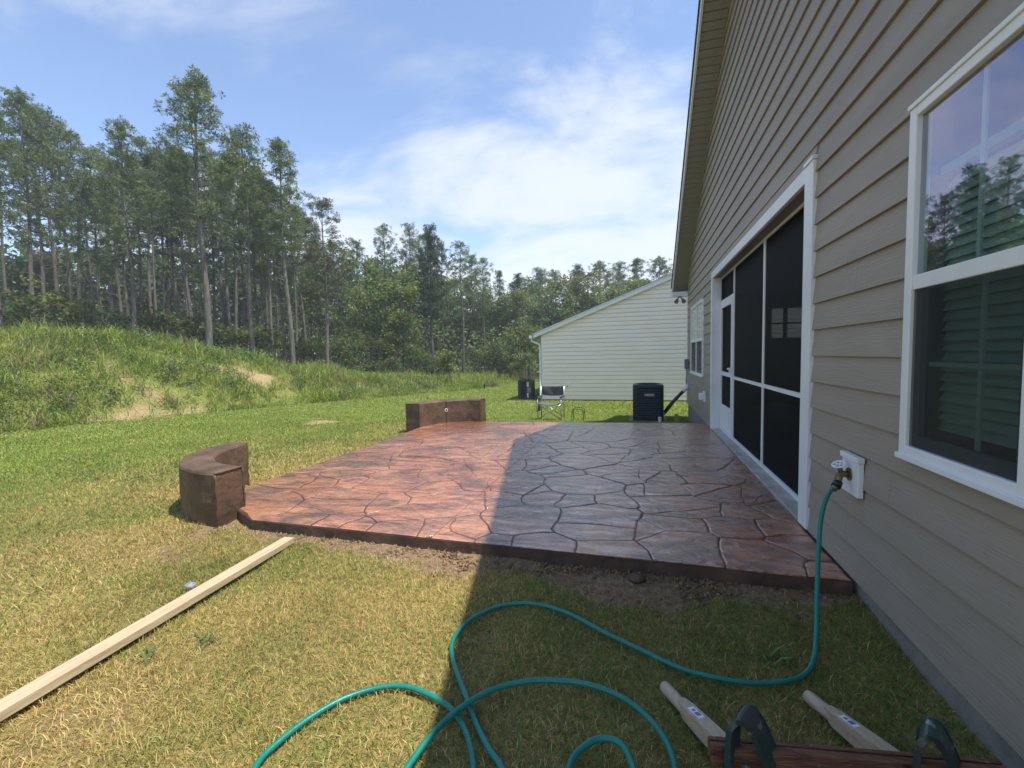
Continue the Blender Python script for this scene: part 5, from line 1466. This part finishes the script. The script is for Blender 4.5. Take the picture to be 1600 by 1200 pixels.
PINES = [(-25.89, 12.4, 12.68), (-28.4, 14.8, 14.63), (-31.0, 17.18, 15.44), (-32.11, 18.95, 15.35), (-24.46, 14.89, 10.35), (-21.59, 14.67, 11.96), (-24.98, 17.87, 13.41), (-30.4, 22.57, 15.71), (-29.0, 22.97, 15.15), (-18.02, 15.17, 13.57), (-24.92, 22.05, 14.0), (-17.39, 16.91, 12.3), (-21.8, 21.9, 12.96), (-24.69, 25.25, 14.37), (-15.69, 17.4, 11.59), (-18.33, 20.81, 11.06), (-15.38, 19.57, 9.63), (-20.45, 29.59, 10.38), (-18.44, 30.16, 11.47), (-16.57, 30.7, 11.47), (-13.79, 28.36, 10.52), (-16.46, 32.81, 11.3), (-15.17, 33.18, 10.58), (-11.74, 28.95, 9.37), (-13.61, 35.71, 9.99), (-12.01, 34.09, 9.32), (-11.75, 38.33, 9.0), (-12.38, 46.49, 10.21), (-10.63, 49.07, 11.15), (-8.56, 47.58, 10.46), (-6.51, 50.25, 11.35), (-3.94, 48.9, 11.37), (-2.18, 51.49, 11.53), (-0.49, 47.8, 11.08), (2.13, 50.64, 11.71), (-37.69, 18.4, 16.81), (-38.07, 20.37, 18.54), (-38.76, 22.26, 18.5), (-35.95, 23.07, 16.3), (-36.05, 25.12, 16.73), (-25.67, 19.75, 14.14), (-31.27, 25.45, 16.47), (-30.77, 26.63, 17.35), (-22.39, 20.69, 13.23), (-27.82, 26.43, 15.95), (-24.74, 26.27, 13.3), (-21.01, 25.26, 10.92), (-21.25, 28.31, 10.15), (-31.42, 13.94, 14.19), (-29.94, 12.28, 13.85), (-27.52, 17.14, 12.66), (-29.85, 19.6, 13.67), (-32.75, 21.9, 14.62), (-22.66, 16.45, 11.52), (-33.08, 24.93, 16.33), (-23.93, 19.21, 13.2), (-29.03, 24.0, 15.38), (-27.16, 24.54, 14.93), (-26.96, 26.68, 14.87), (-18.85, 19.62, 11.02), (-21.34, 23.08, 12.04), (-19.35, 22.6, 10.53), (-23.34, 28.76, 11.47), (-22.49, 31.09, 10.28)]
BROAD = [(-41.35, 20.19, 8.3), (-44.62, 23.25, 10.07), (-43.81, 24.82, 8.1), (-42.31, 26.58, 8.54), (-41.96, 29.35, 10.06), (-39.94, 31.26, 9.7), (-37.7, 33.24, 10.47), (-31.6, 32.31, 8.74), (-28.33, 33.25, 10.33), (-19.58, 26.71, 9.48), (-16.61, 23.91, 6.08), (-17.02, 27.44, 7.71), (-14.56, 25.54, 6.19), (-17.27, 33.62, 8.1), (-15.65, 35.13, 7.17), (-14.27, 37.61, 7.99), (-12.08, 38.24, 6.82), (-9.65, 36.85, 6.94), (-8.64, 41.3, 8.77), (-7.24, 43.79, 9.39), (-5.35, 42.24, 9.05), (-3.01, 45.0, 8.38), (-0.59, 45.69, 8.95), (2.43, 46.56, 8.27), (5.17, 53.59, 9.15), (-47.54, 21.08, 9.85), (-51.4, 30.65, 12.82), (-46.83, 34.63, 12.69), (-40.32, 37.82, 13.5), (-36.07, 40.38, 13.04), (-32.73, 41.33, 12.64), (-23.64, 37.01, 11.13), (-18.94, 42.52, 9.99), (-15.81, 45.5, 9.95), (-12.13, 50.73, 10.55), (-2.21, 55.65, 11.06)]
SHRUB = [(-26.64, 13.22, 4.27), (-25.4, 14.1, 5.31), (-15.2, 23.79, 3.12), (-13.84, 25.22, 2.55), (-12.65, 25.04, 1.53), (-12.34, 26.69, 1.81), (-10.8, 28.7, 2.13), (-9.78, 29.51, 2.47), (-8.37, 29.39, 1.64), (-7.64, 31.17, 3.9), (-7.61, 28.57, 1.21), (-17.47, 20.02, 2.85), (-19.61, 19.4, 3.57), (-15.62, 21.59, 2.85), (-22.06, 16.62, 4.41), (-13.65, 22.67, 1.57), (-23.65, 15.12, 4.03), (-20.85, 18.01, 3.85)]
pv = [pine_meshes(1, cb=0.48, spread=1.55, dens=0.85), pine_meshes(2, cb=0.56, spread=1.35, dens=0.8), pine_meshes(3, cb=0.46, spread=1.6, r0=0.11, dens=0.8), pine_meshes(4, cb=0.62, spread=1.3, dens=0.75),
      pine_meshes(5, cb=0.54, spread=1.4, dens=0.8, tint=(0.098, 0.138, 0.058)), pine_meshes(6, cb=0.66, spread=1.2, r0=0.09, dens=0.75, tint=(0.09, 0.13, 0.062))]
pv_tall = pine_meshes(11, cb=0.50, spread=1.75, r0=0.125, dens=1.15)
pv_dense = pine_meshes(12, cb=0.40, spread=1.35, dens=1.5, r0=0.12, tint=(0.066, 0.10, 0.048))
pv_brown = pine_meshes(13, cb=0.48, spread=1.7, dens=0.8, tint=(0.10, 0.125, 0.06), brown=0.25)
pv_round = pine_meshes(14, cb=0.52, spread=1.7, dens=1.2, r0=0.11)
pv_slim = pine_meshes(15, cb=0.40, spread=0.9, dens=0.9, r0=0.09, tint=(0.11, 0.155, 0.055))
pv_sparse = pine_meshes(16, cb=0.55, spread=1.45, dens=0.75, r0=0.11)
special = {
 0: (pv[2], 'dark pine at the left edge of the photo', 1.15), 1: (pv[0], 'tall dark pine second from the left edge', 1.05), 2: (pv[4], 'leaning-topped pine left of the dip in the treeline', 1.0),
 5: (pv[0], 'pine with a thick straight trunk left of the tallest pine', 1.1), 6: (pv[3], 'pale-barked slim pine just right of a thick trunk', 0.85), 9: (pv_tall, 'tallest pine of the wood with a thick trunk rising above the bank', 1.15),
 11: (pv_round, 'round-topped pine immediately right of the tallest pine', 1.05), 14: (pv[1], 'pine with bushy conical crown at the right end of the near group', 1.25), 15: (pv[3], 'thin pine trunk tucked against the bushy conical pine', 0.85),
 16: (pv_brown, 'pine with rusty brown needles at the end of the near group', 1.2), 17: (pv[4], 'shorter pine right of the rusty brown pine', 1.2), 18: (pv_sparse, 'open-crowned pine, first of the three middle spires', 1.15),
 19: (pv[2], 'open-crowned pine, second of the three middle spires', 0.95), 20: (pv_dense, 'dense dark pine spire in the middle of the wood', 1.1), 23: (pv_sparse, 'bare-trunked pine standing free right of the dark spire', 1.25),
 25: (pv_sparse, 'slender pine leaning toward the cream house', 1.2), 26: (pv_slim, 'narrow pale green pine last before the low treeline', 1.3),
 27: (pv_dense, 'rounded dark pine top left of the cream house roof', 1.4), 34: (pv_round, 'rounded pine top against the near house eave', 1.5), 33: (pv_slim, 'tall narrow dark treetop above the cream house roof', 2.0)}
for i, (x, y, zt) in enumerate(PINES):
    if i in special:
        ms, lb, sxy = special[i]
        plant_tree('pine_tree', ms, x, y, zt, lb, 'pine tree', 'pine trees in the wood', sxy=sxy)
    else:
        ms = pv[i % len(pv)]
        if i in range(28, 35): lb = 'dark pine top rising behind the cream house roof'; ms = (pv_dense, pv_round, pv[0])[i % 3]; sx_ = 1.5
        elif x < -22:
            a_ = math.degrees(math.atan2(-x, y)); sx_ = random.uniform(0.9, 1.1)
            lb = ('slender pine crowding behind the dark pines at the left edge' if a_ > 59.5 else 'slender pine left of the thick straight trunk' if a_ > 55.5 else
                  'slender pine between the thick straight trunk and the tallest pine' if a_ > 50 else 'slender pine just behind the tallest pine' if a_ > 46 else 'slender pine behind the round-topped pine')
        else: lb = 'slim background pine in the middle of the wood'; sx_ = random.uniform(0.95, 1.2)
        plant_tree('pine_tree', ms, x, y, zt, lb, 'pine tree', lb + 's', sxy=sx_)

bv = [broad_meshes(21), broad_meshes(22, R=2.6, tint=(0.12, 0.175, 0.052)), broad_meshes(23, R=2.1, tint=(0.145, 0.20, 0.05)), broad_meshes(24, R=2.4, tint=(0.105, 0.16, 0.052)), broad_meshes(25, R=2.8, n_cl=95, tint=(0.13, 0.185, 0.052))]
bv_yellow = broad_meshes(31, R=2.9, n_cl=100, tint=(0.125, 0.145, 0.030))
for i, (x, y, zt) in enumerate(BROAD):
    ms = bv[i % len(bv)]; sx_ = random.uniform(1.0, 1.3)
    if i == 20: ms = bv_yellow; lb = 'broad yellow-green tree above the cream house roof'
    elif i == 10: lb = 'rounded broadleaf tree in front of the middle pines'
    elif i == 12: lb = 'full green broadleaf tree in front of the first middle spire'
    elif i in (13, 14, 15, 16, 17): lb = 'broadleaf tree behind the free-standing middle pines'
    elif i in (18, 19, 21, 22, 23, 24, 34, 35): lb = 'broadleaf tree rising behind the cream house'
    elif x < -28: lb = 'dark broadleaf tree behind the crowded pine trunks at left'
    else: lb = 'broadleaf tree filling the wood behind the near pines'
    plant_tree('broadleaf_tree', ms, x, y, zt, lb, 'tree', lb + 's', sxy=sx_)
sv = [broad_meshes(41, H=3.0, R=1.3, n_cl=42, nper=60, leaf=(0.08, 0.16), tint=(0.10, 0.14, 0.030), low=0.06, r0=0.04), broad_meshes(42, H=3.0, R=1.5, n_cl=46, nper=60, leaf=(0.08, 0.17), tint=(0.075, 0.115, 0.030), low=0.05, r0=0.04),
      broad_meshes(43, H=3.0, R=1.1, n_cl=36, nper=60, leaf=(0.08, 0.15), tint=(0.13, 0.165, 0.030), low=0.08, r0=0.035)]
for i, (x, y, zt) in enumerate(SHRUB):
    ms = sv[i % 3]; sx_ = 1.2
    if i == 1: lb = 'light green shrub with layered branches at the foot of the left pines'; ms = sv[2]
    elif i == 9: lb = 'leafy tall shrub beside the cream house corner'
    elif i == 10: lb = 'small pale-leaved bush on the lawn edge left of the cream house'; ms = sv[2]
    elif i in (2, 3, 5): lb = 'yellow-green shrub at the end of the earth bank'
    elif x > -11.5: lb = 'green shrub along the far edge of the lawn'
    else: lb = 'shrub growing along the top of the earth bank'
    plant_tree('shrub', ms, x, y, max(zt, Gs(x, y) + 0.9), lb, 'shrub', lb + 's', sxy=sx_)

# distant wood closing the view behind the trees
r = np.random.default_rng(301)
nc = 2600
th = r.uniform(-1.25, 0.35, nc); dist = r.uniform(46, 66, nc)
cx_, cy_ = np.sin(th) * dist, np.cos(th) * dist
czt = np.where(th < -0.42, 9.5, 5.5) * r.uniform(0, 1, nc) ** 0.8 + 1.5 * fbm(cx_ * .2, cy_ * .2, 5)
tint = np.array([0.09, 0.135, 0.05])[None] * r.uniform(0.6, 1.25, (nc, 1))
fv = leaves(np.stack([cx_, cy_, czt], 1), 24, 0.75, (0.35, 0.7), tint, 303)
fw = link('far_wood', tri_mesh('far_wood', *fv), MT['leaf'])
tag(fw, 'distant green wood closing the view behind the trees', 'wood', kind='stuff')
# low thicket on the forest floor between the trunks
nc = 2300
th = r.uniform(-1.25, 0.05, nc); dist = r.uniform(33, 52, nc)
cx_, cy_ = np.sin(th) * dist, np.cos(th) * dist
kp = (bank_d(cx_, cy_) > 8) | (cy_ > 31)
cx_, cy_ = cx_[kp], cy_[kp]; nc = len(cx_)
czt = G(cx_, cy_) + 3.6 * r.uniform(0, 1, nc) ** 1.3
tint = np.array([0.20, 0.27, 0.085])[None] * r.uniform(0.55, 1.4, (nc, 1))
uv = leaves(np.stack([cx_, cy_, czt], 1), 34, 0.45, (0.12, 0.28), tint, 305)
us = link('undergrowth', tri_mesh('undergrowth', *uv), MT['leaf'])
tag(us, 'dark leafy undergrowth between the tree trunks', 'undergrowth', kind='stuff')

# sapling in its mulch ring and the staked small tree near the wood
def sapling(x, y, h, stems, label, tint, seed):
    rr = random.Random(seed); z0_ = Gs(x, y)
    root = empty('sapling', (x, y, z0_)); tag(root, label, 'sapling')
    mb = MB(); cen = []; cols = []
    for k in range(stems):
        a = rr.uniform(0, 6.28); rb = rr.uniform(0.02, 0.10); rt = rr.uniform(0.15, 0.42)
        p = [Vector((rb * math.cos(a), rb * math.sin(a), -0.05)), Vector((rb * 1.5 * math.cos(a), rb * 1.5 * math.sin(a), h * 0.5)), Vector((rt * math.cos(a), rt * math.sin(a), h * 0.92))]
        mb.tube(p, [0.022, 0.016, 0.006], 5)
        for _ in range(9):
            t = rr.uniform(0.42, 1.0); q = p[1].lerp(p[2], (t - 0.42) / 0.58)
            cen.append(q + Vector((rr.gauss(0, 0.14), rr.gauss(0, 0.14), rr.gauss(0, 0.12)))); f_ = rr.uniform(0.75, 1.3); cols.append(tuple(c * f_ for c in tint))
    mb.build('stem', MT['ash_wood'], root, True)
    cm = tri_mesh('sapling_crown', *leaves(cen, 26, 0.10, (0.07, 0.14), cols, seed)); cm.materials.append(MT['leaf'])
    link('crown', cm, None, root, True)
sapling(-8.9, 20.3, 1.75, 5, 'multi-stemmed young tree in a mulch ring beyond the far bench', (0.14, 0.17, 0.035), 5)
sapling(-6.9, 27.2, 1.9, 4, 'pale-stemmed small tree in front of the wood near the cream house', (0.15, 0.2, 0.07), 8)

# broad-bladed weeds in the lawn
def weed(x, y, n, L, label, seed, w=0.012):
    r = np.random.default_rng(seed)
    z0_ = Gs(x, y)
    col = np.array([0.10, 0.16, 0.05])[None] * r.uniform(0.8, 1.5, (n, 1))
    px_ = r.normal(0, 0.05, n); py_ = r.normal(0, 0.03, n)
    v, t, c = blades(n, px_, py_, np.full(n, 0.0), r.uniform(0.6, 1.2, n) * L, r.uniform(0.7, 1.2, n) * w, col, r.uniform(0.3, 1.1, n), 0.7, seed)
    o = link('weed', tri_mesh('weed', v, t, c), MT['grass']); o.location = (x, y, z0_)
    tag(o, label, 'weed')
weed(0.58, 2.22, 18, 0.11, 'broad-bladed weed in the shaded grass inside the hose loop', 1, 0.013)
weed(-2.12, 1.66, 14, 0.12, 'sprawling green weed in the sunlit grass right of the lumber', 2, 0.010)
weed(-2.26, 1.48, 12, 0.10, 'green weed growing against the side of the lumber', 3, 0.010)

# ------------------------------------------------------------------ added haze volume that lightens and softens the wood
hm = bpy.data.materials.new('added_haze'); hm.use_nodes = True
hn, hl = hm.node_tree.nodes, hm.node_tree.links
hn.remove(hn['Principled BSDF'])
hv = hn.new('ShaderNodeVolumePrincipled'); hv.inputs['Color'].default_value = (0.86, 0.92, 1.0, 1); hv.inputs['Density'].default_value = 0.0016
hl.new(hv.outputs[0], hn['Material Output'].inputs['Volume'])
hz_ = MB().box(-1300, 1300, -450, 1700, -3.0, 22.0).build('haze', hm)
tag(hz_, 'thin pale haze added to lighten and soften the lawn and wood', 'haze', kind='stuff')
